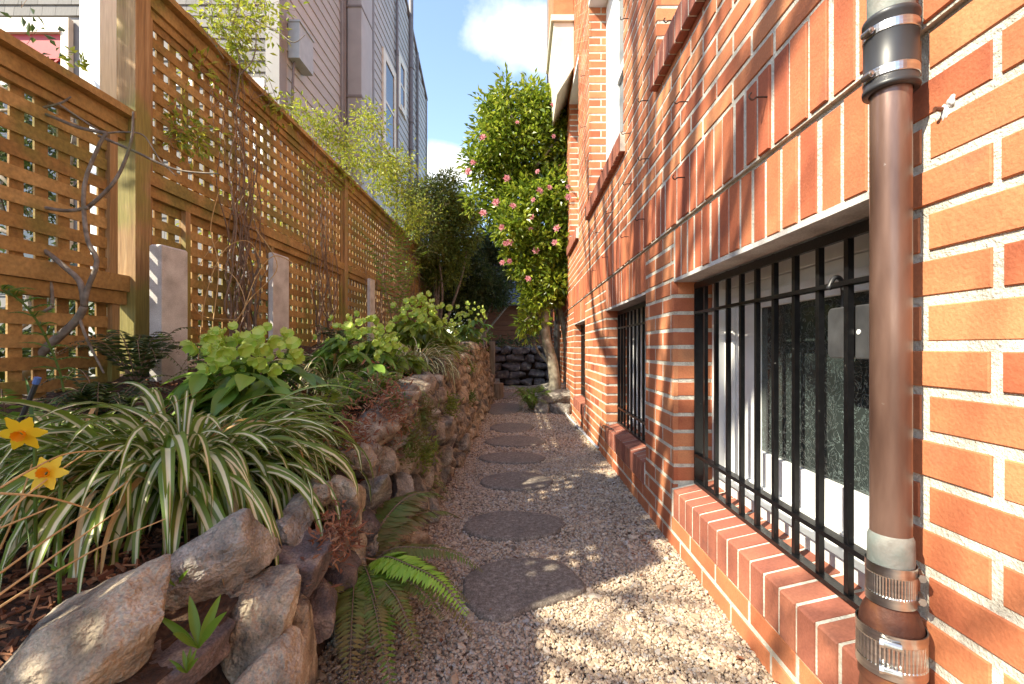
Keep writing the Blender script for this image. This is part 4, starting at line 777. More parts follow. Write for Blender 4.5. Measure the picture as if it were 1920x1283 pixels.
# ferns
def fp(base, ends, pl, m_, label, nper=46, name='fern', wd=.26, lift=.5):
    r = thing(name, base, label, 'fern'); b = np.array(base); groups = {}
    rc = MB()
    for e in ends:
        mm = e[3] if len(e) > 3 else m_; f = groups.setdefault(mm, MB()); t_ = P(e[0], e[1], e[2]); mid = (b+t_)/2; L_ = np.linalg.norm(t_-b); mid[2] = max(b[2], t_[2])+L_*lift*.35; q = b+(mid-b)*.5+np.array([0, 0, L_*.10]); frond(f, [b, q, mid, mid+(t_-mid)*.55+(0, 0, L_*.06), t_], pl*L_/.36, nper, wd=wd, rach=rc)
    for k, f in groups.items(): part(f, 'fronds', k, r, 'frond coloured bright as if in sunlight' if k == 'fern_sunlit' else None)
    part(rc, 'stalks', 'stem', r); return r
fp((-.475, 1.33, .13), [(876, 1150, 1.12, 'fern_sunlit'), (775, 1195, 1.05), (690, 1280, 1.03), (735, 1300, .98, 'fern_green'), (790, 1235, 1.10), (905, 1070, 1.32), (868, 975, 1.62), (840, 940, 1.7), (560, 1095, 1.12), (545, 1140, 1.15, 'fern_green'), (590, 1020, 1.25), (640, 1230, 1.0), (885, 1190, 1.2), (800, 960, 1.6), (655, 960, 1.5, 'fern_green'), (830, 1160, 1.15, 'fern_dark'), (600, 1180, 1.02), (720, 1240, 1.0), (655, 1290, .95), (880, 1130, 1.3)], .074, 'fern_dark', 'large old sword fern at the wall foot with one bright frond over the path', wd=.30)
fp((-.455, 2.25, .12), [(850, 945, 2.1, 'fern_green'), (800, 930, 2.1), (835, 925, 2.4, 'fern_green'), (815, 965, 2.1)], .05, 'fern_green', 'small bright fern tuft at the wall foot halfway along', 20)
fern(onsoil(645, 0, 2.0, .02), 22, .25, .055, 'fern_green', 'feathery light green fern behind the striped clump', 26, wd=.2)
fern(onsoil(700, 0, 2.2, .0), 20, .24, .05, 'hell_leaf2', 'yellow green fern at the edge of the wall top', 26, wd=.2)
fern(onsoil(255, 0, 1.95, .02), 18, .26, .06, 'dark_leaf', 'dark green leafy fern at the foot of the thick fence post', 20, wd=.3, h=(.25, .4))
fern((.14, 5.75, .03), 26, .34, .09, 'fern_green', 'bright green fern at the foot of the pink flowered tree', 22, wd=.22, h=(.2, .35))
fern((-.56, 2.35, .52), 12, .16, .04, 'fern_dark', 'brown green fern growing from the top of the stone wall', 22)
fern(onsoil(740, 0, 5.2, .1), 16, .5, .10, 'fern_green', 'tall airy fern against the fence beside the thin concrete post', 24, wd=.2, h=(.5, .9), dr=(.0, .1))
# asparagus fern at left edge
r = thing('asparagus_fern', onsoil(140, 0, 1.3), 'fresh green feathery asparagus fern frond at the left edge', 'fern'); f = MB(); rc = MB()
main = [P(120, 735, 1.3), P(110, 690, 1.3), P(80, 620, 1.28), P(45, 570, 1.25), P(5, 542, 1.22)]; rc.tube(spl(main, 16), .003, 5); mp_ = spl(main, 14)
for i in range(2, 14):
    for s in (-1, 1):
        b = mp_[i]; e = b+np.array([s*.075*(1-i/20)+.0, random.uniform(-.05, .05), random.uniform(-.0, .015)]); frond(f, [b, (b+e)/2+(0, 0, .008), e], .022, 13, wd=.22, rach=rc)
part(f, 'fronds', 'fern_green', r); part(rc, 'stalks', 'grass', r)
# tufts growing out of the wall face
def tuft(c, n, ln, m_, label, name='wall_weed', cat='weed', group='weeds growing from the stone wall'):
    mb = MB(); pos = np.array(c)+rng.normal(0, .35, (n, 3))*ln*np.array([.6, 1, .8]); d = rv(n)+np.array([.7, 0, .35]); mb.leaves(pos, d, rv(n), rng.uniform(.014, .038, n), rng.uniform(.004, .010, n)); st_ = MB()
    for k in range(8): mb.tube(spl([np.array(c)+(-.03, 0, -.02), np.array(c)+rng.normal(0, .2, 3)*ln, pos[k]], 5), .0008, 4)
    return tag(mb.build(name, M[m_], loc=tuple(c)), label, cat, group)
for (x, y, X, s, n, m_, lb) in ((720, 775, -.58, .22, 420, 'dry_leaf', 'mass of dry reddish brown foliage on top of the stone wall'), (790, 780, -.53, .13, 260, 'fern_dark', 'olive weed hanging over the stone wall face'), (770, 830, -.50, .14, 260, 'fern_dark', 'darker weed low between wall stones'), (735, 760, -.58, .09, 160, 'grass', 'green spiky weed on the wall top beside dry foliage'), (845, 760, -.50, .10, 140, 'hell_leaf2', 'small light green weed high on the wall face'), (880, 690, -.54, .10, 120, 'fern_green', 'light green weed near the far top of the wall'), (882, 745, -.48, .10, 120, 'grass', 'dark green weed low on the far wall face'), (800, 850, -.48, .10, 180, 'hell_leaf2', 'yellow green weed at mid wall near the path'), (625, 1010, -.49, .10, 160, 'dry_leaf', 'brown dead fronds behind the sword fern'), (655, 830, -.62, .16, 260, 'dry_leaf', 'brown litter behind the striped clump')):
    X += .05; Y = X*F/(x-VX); c = P(x, y, Y); tuft(c, int(n*1.7), s*1.1, m_, lb)
for (x, Y, n, rc_, pl_, m_, lb) in ((600, 1.75, 22, .20, .045, 'hell_leaf2', 'yellow green ferny filler beside the nearest hellebore'), (560, 2.6, 18, .22, .05, 'fern_green', 'ferny filler behind the nearest hellebore, against the fence'), (735, 2.65, 22, .22, .045, 'fern_green', 'light ferny filler on the wall top below the low hellebore'), (700, 3.4, 20, .28, .05, 'hell_leaf', 'green filler between the middle and tallest hellebores'), (420, 2.2, 18, .24, .05, 'hell_leaf', 'green filler between the wide concrete post and the nearest hellebore'), (200, 1.6, 22, .24, .05, 'dark_leaf', 'dark ferny filler at the foot of the low fence section'), (640, 3.6, 20, .30, .06, 'dark_leaf', 'dark filler along the fence foot before the second fence post'), (20, 1.4, 18, .24, .05, 'hell_leaf', 'green filler at the far left edge below the bare vine')):
    fern(onsoil(x, 0, Y, .0), n, rc_, pl_, m_, lb, 20, wd=.34, h=(.15, .35))
# seedlings among boulders
def seedling(x, y, Y, hgt, n, label):
    c = P(x, y, Y); mb = MB()
    for k in range(n): a = k*2.4; d = np.array([math.cos(a)*.5, math.sin(a)*.5-.1, .8+.5*(k % 2)]); d /= np.linalg.norm(d); p = c+d*hgt*np.linspace(0, 1, 7)[:, None]; p[:, 2] -= hgt*.2*np.linspace(0, 1, 7)**2; mb.ribbon(p, hgt*.14*np.array([.25, .6, 1, 1, .8, .5, .03]), (math.sin(a), -1, .4), .15)
    tag(mb.build('seedling', M['fern_green'], loc=tuple(c), smooth=True), label, 'seedling', 'seedlings between the boulders')
seedling(372, 1215, .70, .095, 5, 'broad leaved seedling right of the largest boulder'); seedling(330, 1100, .80, .05, 5, 'small seedling on the pointed stone beside the mulch'); seedling(350, 1262, .68, .04, 7, 'low seedling below the largest boulder'); seedling(120, 1080, .78, .04, 6, 'tiny dark seedling in the mulch'); seedling(490, 1240, .85, .03, 4, 'tiny seedling between two lower stones')
# daffodils
def daffodil(x, y, Y, s, label, face):
    c = P(x, y, Y); r = thing('daffodil', tuple(c), label, 'daffodil', 'yellow daffodils at the left edge'); f = Vector(face).normalized(); q = f.to_track_quat('Z', 'Y'); pt = MB(); cu = MB()
    tf = lambda p: c+np.array(q@Vector(p))
    for k in range(6):
        a = k*math.pi/3; v = []
        for u in np.linspace(0, 1, 6):
            for w_ in (-1, 0, 1): ww = .30*math.sin(min(1, u*1.05+.06)*math.pi*.93)*s*w_; rr = (.12+u*.95)*s; v.append(tf((rr*math.cos(a)-ww*math.sin(a), rr*math.sin(a)+ww*math.cos(a), .10*s*u*(1 if k % 2 else .4)-.06*s*abs(w_)*(u-.3))))
        i = np.arange(5)[:, None]*3; j = np.arange(2)[None, :]; pt.add(v, np.stack([i+j, i+j+1, i+j+4, i+j+3], -1).reshape(-1, 4))
    part(pt, 'petals', 'daff', r, smooth=True); prof = [(.10, 0), (.20, .10), (.24, .3), (.30, .42)]; v = []; sg = 18
    for rr, zz in prof: v += [tf((rr*s*(1+(.10*math.sin(k*3) if zz > .4 else 0))*math.cos(k*2*math.pi/sg), rr*s*(1+(.10*math.sin(k*3) if zz > .4 else 0))*math.sin(k*2*math.pi/sg), zz*s)) for k in range(sg)]
    i = np.arange(3)[:, None]*sg; j = np.arange(sg)[None, :]; k = (j+1) % sg; cu.add(v, np.stack([i+j, i+k, i+sg+k, i+sg+j], -1).reshape(-1, 4)); part(cu, 'cup', 'daff_cup', r, smooth=True)
    g = MB(); b = c-np.array([.02, 0, 0]); g.tube(spl([c-np.array(f)*.01, c-np.array(f)*.03+(0, 0, -.005), c+(-.01, .03, -.08), (c[0]-.03, c[1]+.05, float(soilz(c[0], c[1]))-.02)], 12), .003, 6); part(g, 'stem', 'grass', r)
daffodil(42, 812, .78, .032, 'upper daffodil, yellow with orange cup, beside the striped leaves', (.35, -1, -.35)); daffodil(88, 888, .73, .028, 'lower daffodil, half hidden by dry stems', (.2, -.9, .35))
# dry flower stems, black stake
r = thing('dry_grass_stems', (-.75, .7, .4), 'long straw coloured dry stems arching across the lower left corner', 'dry stems'); g = MB()
for pl_ in (((0, 1138, .62), (100, 1075, .68), (200, 1020, .75), (310, 973, .82)), ((0, 1075, .62), (90, 1010, .68), (180, 950, .76), (240, 902, .84)), ((-5, 1118, .6), (110, 1036, .68), (225, 955, .78)), ((0, 915, .66), (60, 880, .7), (130, 850, .78), (225, 845, .86)), ((0, 972, .66), (80, 905, .72), (160, 850, .8)), ((0, 990, .7), (100, 950, .76), (170, 920, .82)), ((0, 925, .62), (90, 933, .66), (175, 957, .72)), ((0, 1030, .72), (30, 960, .72), (60, 870, .74))):
    g.tube(spl([P(*q) for q in pl_], 16), np.linspace(.0018, .0011, 16), 5)
part(g, 'stems', 'straw', r)
g = MB(); g.tube([P(36, 795, 1.05), P(68, 718, 1.05)], .0052, 8); sk = thing('irrigation_stake', tuple(P(36, 800, 1.05)), 'thin black plastic stake with a blue cap among the striped leaves', 'stake'); part(g, 'rod', 'rubber', sk)
g = MB(); g.tube([P(67, 720, 1.05), P(71, 708, 1.05)], .0065, 8); part(g, 'cap', 'blue', sk)

# bare grey vine on the low fence
bv = thing('bare_vine', onsoil(110, 0, 1.72), 'leafless grey vine twisting up the fence at the left edge', 'vine'); g = MB()
Yv = 1.80
def VP(L_, r0, r1, n=22, dy=0): g.tube(spl([P(x, y, Yv+dy+(0 if len(q) < 1 else q[0])) for x, y, *q in [(a[0], a[1]) if len(a) == 2 else a for a in [(b[0], b[1], b[2]) if len(b) > 2 else (b[0], b[1], 0) for b in L_]]], n), np.linspace(r0, r1, n), 7)
VP([(30, 760), (42, 705), (85, 655), (140, 605), (158, 575)], .021, .013); VP([(158, 575), (150, 530), (120, 500), (75, 465), (0, 430)], .012, .008); VP([(158, 575), (165, 540), (182, 490), (163, 445), (158, 350), (185, 275), (200, 250)], .010, .006)
VP([(200, 250), (150, 240), (100, 220), (50, 200), (0, 160)], .007, .005); VP([(185, 255), (250, 283), (330, 318), (410, 326)], .006, .003, dy=.05); VP([(85, 655), (35, 690), (15, 640), (60, 600), (98, 575)], .010, .006); VP([(98, 575), (95, 530), (70, 480), (68, 390)], .006, .004)
VP([(165, 390), (215, 340), (245, 270), (250, 210)], .008, .004, dy=.04); VP([(0, 330), (60, 380), (120, 395), (165, 390)], .007, .007); VP([(0, 208), (60, 205), (110, 195), (133, 182)], .007, .003); VP([(110, 195), (150, 222), (200, 255)], .004, .003); VP([(38, 170), (45, 160), (66, 152)], .004, .002)
VP([(150, 600), (165, 640), (195, 700)], .006, .004); VP([(0, 885-160), (60, 745), (120, 765)], .004, .003); VP([(200, 250), (235, 248), (270, 255), (300, 300), (330, 330)], .004, .002, dy=.08)
part(g, 'stems', 'bark', bv, smooth=True)
g = MB(); n = 26; c = np.stack([P(*q) for q in [(135+random.uniform(-12, 25), 105+random.uniform(-12, 25), 2.0) for _ in range(n)]]); g.leaves(c, rv(n), rv(n), .035, .016); part(g, 'leaves', 'jasmine', bv)
# climbing vines on the tall fence
def vines(yc, n, spread, label, r0=.006, top=2.65, lean=.25, wand=.10):
    r = thing('climbing_vine', (FX+.06, yc, float(soilz(FX, yc))), label, 'vine', 'climbing vines on the lattice fence'); g = MB(); zs = float(soilz(FX+.1, yc))
    for i in range(n):
        y = yc+random.uniform(-.4, .4)*spread; z = zs-.03; x = FX+.06+random.uniform(0, .05); p = [(x, y, z)]; t_ = random.uniform(.55, 1)*top; m_ = yc+random.uniform(-1, 1)*spread
        while z < t_: z += .11; y += random.gauss(0, .035)+(m_-y)*.05; x += random.gauss(0, .012); x = min(max(x, FX+.045), FX+.13); p.append((x, y, z))
        if random.random() < .35:
            for k in range(4): y += random.uniform(.04, .14)*random.choice((-1, 1)); z -= random.uniform(-.02, .06); p.append((x+.02*k, y, z))
        p = spl(p, len(p)*2); g.tube(p, np.linspace(r0*random.uniform(.5, 1.2), .0016, len(p)), 5)
    for i in range(n):
        y = yc+random.uniform(-1, 1)*spread*1.4; z = random.uniform(zs+.5, top-.1); p = [(FX+.06+random.uniform(0, .09), y, z)]
        for k in range(6): p.append((p[-1][0]+random.gauss(0, .02), p[-1][1]+random.gauss(0, .09), p[-1][2]+random.gauss(0, .09)))
        g.tube(spl(p, 16), .0018, 4)
    part(g, 'stems', 'stem', r); return r
def foliage(r, blobs, m_, ls, lw, name='leaves', mbk=None, twig=True):
    mb = MB(); tw = MB()
    for (x, y, Y, rx, rz, n) in blobs:
        c = P(x, y, Y); k = max(4, n//9); cc = c+rng.normal(0, .5, (k, 3))*np.array([rx, rx*.9, rz])
        for q in cc:
            if twig: tw.tube([q, q+rng.normal(0, .03, 3), q+rng.normal(0, .06, 3)], .0012, 4)
            m2 = max(3, n//k); pos = q+rng.normal(0, 1, (m2, 3))*ls*.9; d = (pos-q)+rng.normal(0, .3, (m2, 3))*ls+np.array([0, 0, -.3*ls]); mb.leaves(pos, d, rv(m2)+np.array([0, 0, .8]), ls*rng.uniform(.6, 1.15, m2), lw*rng.uniform(.7, 1.15, m2))
    part(mb, name, m_, r)
    if twig: part(tw, 'twigs', 'stem', r)
v1 = vines(2.95, 20, .30, 'thicket of brown climbing stems on the first tall fence section', .008)
foliage(v1, [(430, 60, 2.75, .13, .10, 320), (470, 25, 2.9, .16, .06, 260), (500, 8, 3.1, .10, .04, 110), (395, 30, 2.6, .06, .05, 60), (335, 235, 2.42, .08, .08, 150), (350, 255, 2.45, .10, .05, 110), (420, 150, 2.9, .10, .08, 120), (500, 195, 3.3, .20, .06, 200), (370, 130, 2.6, .08, .06, 70), (450, 100, 2.9, .1, .08, 150)], 'jasmine', .046, .019)
for (pts) in ([(440, 200, 2.85), (450, 120, 2.8), (435, 60, 2.75), (450, 0, 2.7), (455, -30, 2.7)], [(450, 140, 2.8), (475, 110, 2.8), (480, 60, 2.8), (470, 40, 2.8)], [(460, 30, 2.75), (520, 60, 2.75), (550, 80, 2.75), (572, 66, 2.75)], [(290, 190, 2.4), (300, 100, 2.4), (285, 60, 2.4), (305, 5, 2.4)], [(300, 10, 2.4), (360, 30, 2.5), (420, 110, 2.6)]): g = MB(); g.tube(spl([P(*q) for q in pts], 14), np.linspace(.005, .002, 14), 5); part(g, 'branch', 'bark', v1)
g = MB()
for pl_ in (((370, 690), (385, 560), (420, 470), (470, 455), (500, 520)), ((440, 600), (375, 590), (358, 540), (385, 480), (420, 440)), ((455, 590), (480, 520), (515, 480), (560, 500)), ((400, 600), (410, 500), (395, 430), (410, 360)), ((440, 610), (470, 560), (520, 500), (480, 430)), ((430, 610), (460, 575), (440, 520), (400, 500), (370, 520))):
    g.tube(spl([P(x, y, 2.45+.08*k) for k, (x, y) in enumerate(pl_)], 22), .0026, 5)
part(g, 'dry_stems', 'straw', v1)
v2 = vines(4.15, 14, .35, 'climbing stems on the fence just before the second post', .007)
foliage(v2, [(600, 235, 4.3, .20, .12, 480), (640, 270, 4.5, .20, .16, 480), (565, 215, 4.0, .10, .08, 160), (600, 330, 4.1, .14, .10, 110), (690, 240, 4.9, .16, .12, 380), (640, 330, 4.6, .25, .1, 260)], 'jasmine', .05, .018)
v3 = vines(5.7, 14, .6, 'climbing stems with yellow leaves after the second fence post', .007)
foliage(v3, [(690, 300, 5.0, .28, .14, 600), (730, 340, 5.6, .30, .22, 800), (700, 215, 5.2, .14, .08, 180), (755, 395, 6.0, .30, .25, 600), (770, 430, 6.2, .2, .2, 330), (770, 500, 5.8, .08, .08, 90), (740, 310, 5.6, .3, .1, 420)], 'jasmine', .06, .022)
v4 = vines(7.6, 16, .8, 'dense climbing stems where the fence meets the dark shrub', .008)
foliage(v4, [(790, 400, 7.2, .35, .35, 900), (800, 450, 7.4, .30, .3, 500), (775, 360, 7.0, .25, .2, 420)], 'vinegreen', .06, .02)
# shrubs behind the low fence seen through the slats
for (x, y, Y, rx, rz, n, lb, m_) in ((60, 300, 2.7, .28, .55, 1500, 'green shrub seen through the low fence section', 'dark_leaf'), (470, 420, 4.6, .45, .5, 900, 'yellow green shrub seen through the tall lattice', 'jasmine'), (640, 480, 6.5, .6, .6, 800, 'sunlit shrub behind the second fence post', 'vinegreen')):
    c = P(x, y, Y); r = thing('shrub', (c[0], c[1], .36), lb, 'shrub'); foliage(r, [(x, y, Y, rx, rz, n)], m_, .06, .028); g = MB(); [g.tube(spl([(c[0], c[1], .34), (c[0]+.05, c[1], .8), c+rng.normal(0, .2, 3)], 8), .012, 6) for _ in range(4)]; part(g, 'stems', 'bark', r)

# ---------------------------------------------------------------- trees
def crown(mb, blobs, ls, lw, up=.5, clump=14, shell=.75):
    for (c, rad, n) in blobs:
        c = np.array(c); rad = np.array(rad); k = max(6, n//clump); d = rv(k); rr = rng.uniform(0, 1, (k, 1))**(1-shell+.05); cc = c+d*rr*rad*rng.uniform(.78, 1.08, (k, 1))
        q = np.repeat(cc, clump, 0); m = len(q); dd = rv(m); pos = q+dd*ls*rng.uniform(.2, 1.5, (m, 1)); out_ = (q-c)/rad; mb.leaves(pos, dd+out_*.5+np.array([0, 0, -.15]), rv(m)*.9+np.array([0, 0, up])+out_*.4, ls*rng.uniform(.6, 1.15, m), lw*rng.uniform(.7, 1.15, m))
ct = thing('camellia_tree', (.42, 6.12, .2), 'twin trunked camellia with glossy leaves and pink flowers against the brick wall', 'tree')
g = MB(); g.tube(spl([P(1038, 752, 6.1), P(1040, 720, 6.1), P(1036, 680, 6.1), P(1024, 635, 6.1), P(1022, 590, 6.1), P(1026, 540, 6.1), P(1015, 470, 6.1), P(1000, 400, 6.1), P(990, 320, 6.2), P(985, 240, 6.2)], 40), np.interp(np.linspace(0, 1, 40), [0, .1, .5, 1], [.105, .078, .058, .014]), 14); part(g, 'trunk', 'trunk', ct, smooth=True)
g = MB(); g.tube(spl([P(1056, 750, 6.3), P(1066, 700, 6.3), P(1062, 640, 6.3), P(1052, 590, 6.3), P(1046, 540, 6.3), P(1055, 460, 6.3), P(1065, 380, 6.3)], 30), np.interp(np.linspace(0, 1, 30), [0, .1, 1], [.075, .055, .014]), 12); part(g, 'trunk', 'trunk', ct, smooth=True)
g = MB()
for a, b, c in (((1030, 560), (1000, 500), (960, 480)), ((1018, 480), (1060, 440), (1090, 420)), ((1005, 420), (960, 390), (930, 360)), ((995, 340), (945, 310), (895, 300)), ((992, 330), (1030, 280), (1060, 240)), ((988, 280), (960, 220), (950, 180)), ((1036, 690), (1010, 660), (1003, 645)), ((1022, 600), (1003, 590), (985, 600)), ((1060, 420), (1085, 500), (1090, 540)), ((1010, 450), (970, 440), (945, 500))):
    g.tube(spl([P(*a, 6.1), P(*b, 6.0+random.uniform(-.2, .3)), P(*c, 6.0+random.uniform(-.3, .4))], 12), np.linspace(.026, .006, 12), 7)
part(g, 'branches', 'trunk', ct, smooth=True)
s = 6.05/F; mb = MB(); B = []
for (x, y, rx, ry, n, dy) in ((965, 215, 62, 48, 560, 0), (1020, 235, 60, 60, 620, .1), (930, 265, 50, 50, 480, 0), (985, 290, 72, 48, 700, .1), (905, 315, 36, 30, 240, 0), (1055, 285, 28, 60, 300, .1), (1040, 375, 70, 55, 800, .0), (985, 385, 62, 40, 520, 0), (1075, 420, 32, 50, 380, 0), (965, 430, 42, 42, 420, -.1), (1020, 460, 60, 40, 560, 0), (985, 490, 38, 36, 300, -.1), (1085, 520, 26, 26, 110, -.1), (1028, 535, 48, 28, 240, 0), (1010, 565, 34, 22, 150, 0), (995, 605, 24, 26, 110, 0), (1045, 200, 32, 24, 140, .1), (920, 205, 26, 14, 90, 0), (950, 172, 16, 18, 60, 0), (1000, 180, 22, 16, 80, 0), (890, 375, 18, 24, 70, 0), (1100, 455, 14, 40, 120, .1), (950, 345, 34, 34, 260, .1), (935, 395, 26, 34, 200, 0), (1000, 335, 40, 34, 260, .2), (1062, 345, 34, 34, 240, .1), (1080, 480, 26, 34, 200, .1), (1062, 505, 34, 28, 200, .1), (1098, 400, 14, 34, 120, .1), (1060, 545, 30, 22, 120, .1)):
    B.append((P(x, y, 6.05+dy), (rx*s, .42 if rx > 40 else .22, ry*s), n*3))
crown(mb, B, .095, .043); part(mb, 'leaves', 'camellia', ct)
fm = MB(); 
for ring, (cnt, rr, tilt) in enumerate(((6, .030, .15), (6, .024, .5), (5, .016, .9), (4, .008, 1.25))):
    for k in range(cnt):
        a = k*2*math.pi/cnt+ring*.5; d = np.array([math.cos(a)*math.cos(tilt), math.sin(a)*math.cos(tilt), math.sin(tilt)]); fm.leaves(np.array([[0, 0, .002*ring]]), d[None], np.array([[0, 0, 1.0]])-d[None]*.3, rr*1.7, rr*1.5, .2)
fo = fm.build('flower', M['petal'], None); fme = fo.data; fls = [(1038, 198), (1038, 256), (905, 258), (887, 305), (878, 322), (1008, 150+172), (962, 387), (1000, 375), (1012, 358), (1030, 352), (997, 407), (995, 430), (942, 427), (906, 400), (947, 457), (955, 455), (1040, 455), (942, 493), (1073, 393), (1065, 370), (1080, 523), (990, 523), (955, 490), (970, 230), (1005, 470), (1065, 350), (1044, 428), (1073, 425), (950, 335), (930, 380)]
for i, (x, y) in enumerate(fls):
    o = fo if i == 0 else bpy.data.objects.new('flower', fme)
    if i: C.objects.link(o)
    o.parent = ct; o.location = Vector(P(x, y, 5.66+random.uniform(-.08, .08)))-Vector((.42, 6.12, .2)); k = random.uniform(.6, 1.15); o.scale = (k, k, k); o.rotation_euler = Vector((random.uniform(-.7, .4), -1, random.uniform(-.3, .6))).to_track_quat('Z', 'Y').to_euler()
# rocks around it
for (x, y, Y, sz, lb) in ((1022, 742, 5.75, (.15, .15, .07), 'left rock of the top row ringing the tree foot'), (1052, 744, 5.7, (.20, .16, .085), 'large rounded rock on top of the ring at the tree foot'), (1017, 768, 5.65, (.10, .12, .10), 'lower left rock of the ring, beside the bright fern'), (1050, 768, 5.6, (.16, .13, .10), 'wide lower rock of the ring, nearest the wall hose'), (1050, 728, 6.2, (.16, .12, .08), 'rock behind the twin trunks'), (1012, 728, 6.5, (.17, .2, .08), 'long dark rock left of the trunks'), (1005, 748, 5.9, (.07, .1, .06), 'small rock under the bright fern')):
    g = MB(); c = P(x, y, Y); rock(g, c, sz, 4, 7, .03, (random.uniform(-.1, .1), random.uniform(-.1, .1), random.uniform(-.4, .4))); tag(g.build('rock', M['stone_grey'], loc=tuple(c), smooth=True), lb, 'rock', 'grey rocks ringing the foot of the tree')
g = MB(); g.hexa([(.22, 6.9, .10), (.42, 6.85, .12), (.42, 7.0, .12), (.25, 7.05, .10), (.24, 6.9, .15), (.42, 6.85, .17), (.42, 7.0, .17), (.26, 7.05, .15)]); tag(g.build('terracotta_tile', M['terracotta'], loc=(.33, 6.95, .1)), 'broken terracotta tile lying behind the tree rocks', 'tile')
# dark shrubs at the end
def bush(name, c0, blobs, ls, lw, m_, label, trunk=4, cat='shrub'):
    r = thing(name, c0, label, cat); mb = MB(); crown(mb, blobs, ls, lw); part(mb, 'leaves', m_, r); g = MB()
    for k in range(trunk):
        t_ = blobs[k % len(blobs)]; g.tube(spl([c0, (np.array(c0)+t_[0])/2+rng.normal(0, .12, 3), np.array(t_[0])+rng.normal(0, .1, 3)], 10), np.linspace(.03, .008, 10), 6)
    part(g, 'stems', 'bark', r)
def PB(x, y, Y, rx, ry, n, d=.5): return (P(x, y, Y), (rx*Y/F, d, ry*Y/F), n)
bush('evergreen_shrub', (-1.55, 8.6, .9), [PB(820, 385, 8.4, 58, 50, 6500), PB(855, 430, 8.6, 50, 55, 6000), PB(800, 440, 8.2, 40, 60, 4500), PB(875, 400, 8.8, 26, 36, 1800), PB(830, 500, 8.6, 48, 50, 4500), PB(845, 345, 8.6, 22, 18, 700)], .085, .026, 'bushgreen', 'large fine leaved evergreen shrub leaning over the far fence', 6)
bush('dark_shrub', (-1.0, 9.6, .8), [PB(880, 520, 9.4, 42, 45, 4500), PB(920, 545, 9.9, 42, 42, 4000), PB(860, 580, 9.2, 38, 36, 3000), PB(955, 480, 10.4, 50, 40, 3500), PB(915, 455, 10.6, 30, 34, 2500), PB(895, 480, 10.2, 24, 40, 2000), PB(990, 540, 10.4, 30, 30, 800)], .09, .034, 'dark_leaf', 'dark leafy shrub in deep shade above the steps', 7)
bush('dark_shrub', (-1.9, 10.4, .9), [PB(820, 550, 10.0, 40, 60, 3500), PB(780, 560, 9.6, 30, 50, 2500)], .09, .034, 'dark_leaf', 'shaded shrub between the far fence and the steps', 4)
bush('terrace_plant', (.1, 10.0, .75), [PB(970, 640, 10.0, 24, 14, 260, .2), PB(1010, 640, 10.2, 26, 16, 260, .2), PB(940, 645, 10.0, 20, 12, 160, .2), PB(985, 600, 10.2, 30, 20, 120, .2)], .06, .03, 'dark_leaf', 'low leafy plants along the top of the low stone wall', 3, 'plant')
bush('hedge', (-2.6, 3.5, .36), [((-2.55, 2.6, .8), (.3, .5, .5), 1500), ((-2.6, 3.4, .9), (.3, .6, .6), 1800), ((-2.6, 4.5, .9), (.3, .7, .6), 1800), ((-2.6, 5.5, 1.0), (.3, .6, .7), 1500), ((-2.5, 1.9, .7), (.3, .4, .4), 900)], .07, .032, 'dark_leaf', 'dark low hedge added to darken the gaps of the lattice fence', 5, 'hedge')  # foliage put in so the gaps of the lower lattice look dark
bush('corner_shrub', (-1.1, 7.6, .85), [PB(870, 640, 7.4, 24, 26, 420, .3), PB(905, 635, 8.0, 22, 24, 300, .3)], .06, .025, 'hell_leaf', 'small green shrub beside the timber stakes', 3)

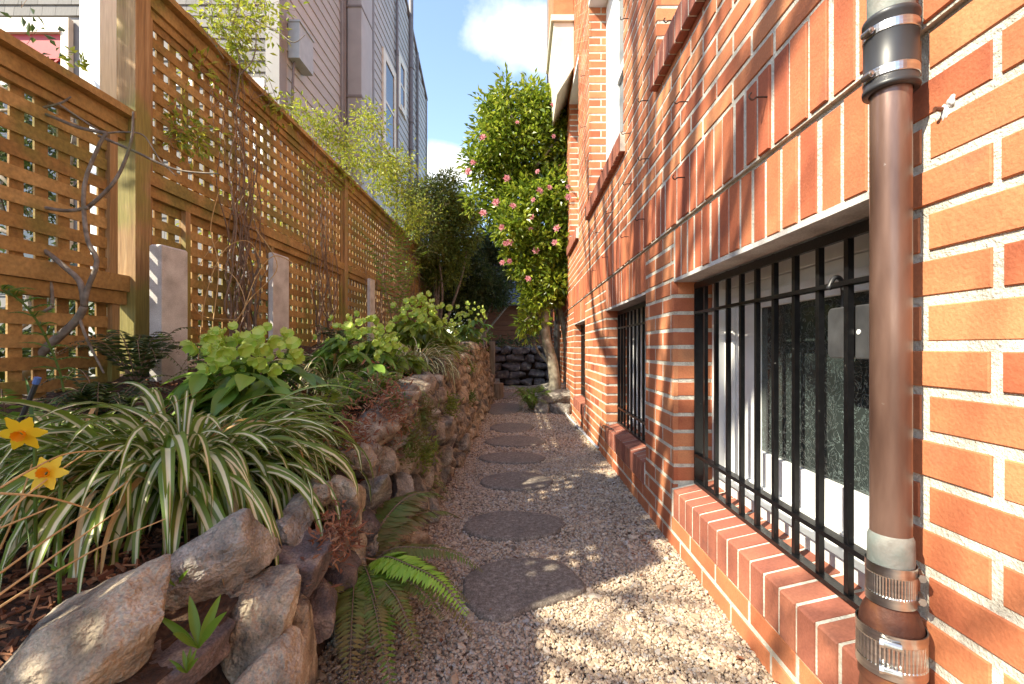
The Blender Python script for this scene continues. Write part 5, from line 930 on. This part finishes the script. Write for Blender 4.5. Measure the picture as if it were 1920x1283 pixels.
# ---------------------------------------------------------------- bare tree out of frame, shadowing the wall; leaf clump added to shade gravel
rt = thing('bare_tree', (-3.2, .1, .36), 'bare branching tree in the neighbouring yard, left of the camera', 'tree'); g = MB(); rr_ = random.Random(21)
def grow(p, d, L_, r, lev):
    pts = [p]; q = np.array(p); d = np.array(d)
    for i in range(6): d = d+np.array([rr_.gauss(0, .10), rr_.gauss(0, .10), rr_.gauss(0, .07)]); d /= np.linalg.norm(d); q = q+d*L_/6; pts.append(q)
    g.tube(pts, np.linspace(r, r*.62, 7), 7)
    if lev == 0: return
    for k in range(3 if lev > 1 else 4):
        i = rr_.choice((3, 4, 5, 6)); nd = d*.8+np.array([rr_.gauss(0, .55), rr_.gauss(0, .55), rr_.gauss(0.12, .35)]); grow(pts[i], nd/np.linalg.norm(nd), L_*rr_.uniform(.6, .85), r*.55, lev-1)
grow((-3.2, .1, .3), (0, 0, 1), 2.6, .09, 0)
for (ex, ey, ez, r) in ((-3.1, -1.9, 7.0, .050), (-3.3, -1.2, 7.4, .040), (-3.0, -.75, 7.2, .055), (-3.4, -.25, 7.2, .045), (-3.0, .15, 7.0, .055), (-3.2, .65, 6.6, .045), (-3.0, 1.2, 6.6, .045), (-2.9, -1.2, 5.9, .035), (-3.1, 1.8, 6.6, .045)):
    a = np.array((-3.2, .1, 2.9)); b = np.array((ex, ey, ez)); pp = spl([a, a+(b-a)*.35+(0, 0, .35)+rng.normal(0, .07, 3), a+(b-a)*.7+(0, 0, .15)+rng.normal(0, .1, 3), b], 14); g.tube(pp, np.linspace(r*1.5, r*.7, 14), 8)
    for k in range(6): i_ = rr_.randint(3, 12); dd_ = (b-a)/np.linalg.norm(b-a)+np.array([rr_.gauss(0, .4), rr_.gauss(0, .45), rr_.gauss(0, .2)]); grow(pp[i_], dd_/np.linalg.norm(dd_), rr_.uniform(.7, 1.3), r*.42, 1)
for q_ in ((-3.1, -1.0, 3.9), (-3.0, -.8, 4.0), (-3.3, -1.3, 4.1)):
    a = np.array((-3.2, .1, 2.2)); b = np.array(q_); pp = spl([a, a+(b-a)*.5+(0, 0, .25), b], 10); g.tube(pp, np.linspace(.032, .012, 10), 7)
    for k in range(2): grow(pp[rr_.randint(5, 9)], np.array([rr_.gauss(0, .6), -.5+rr_.gauss(0, .6), .4+rr_.gauss(0, .5)]), rr_.uniform(.35, .7), .012, 1)
part(g, 'branches', 'bark', rt, smooth=True)
bush('shade_evergreen', (-3.0, .9, .36), [((-3.0, 1.22, 3.6), (.42, .36, .55), 3800)], .07, .03, 'dark_leaf', 'unseen leafy evergreen added to shade the gravel path', 4, 'tree')  # unseen crown added to dapple the gravel with shade
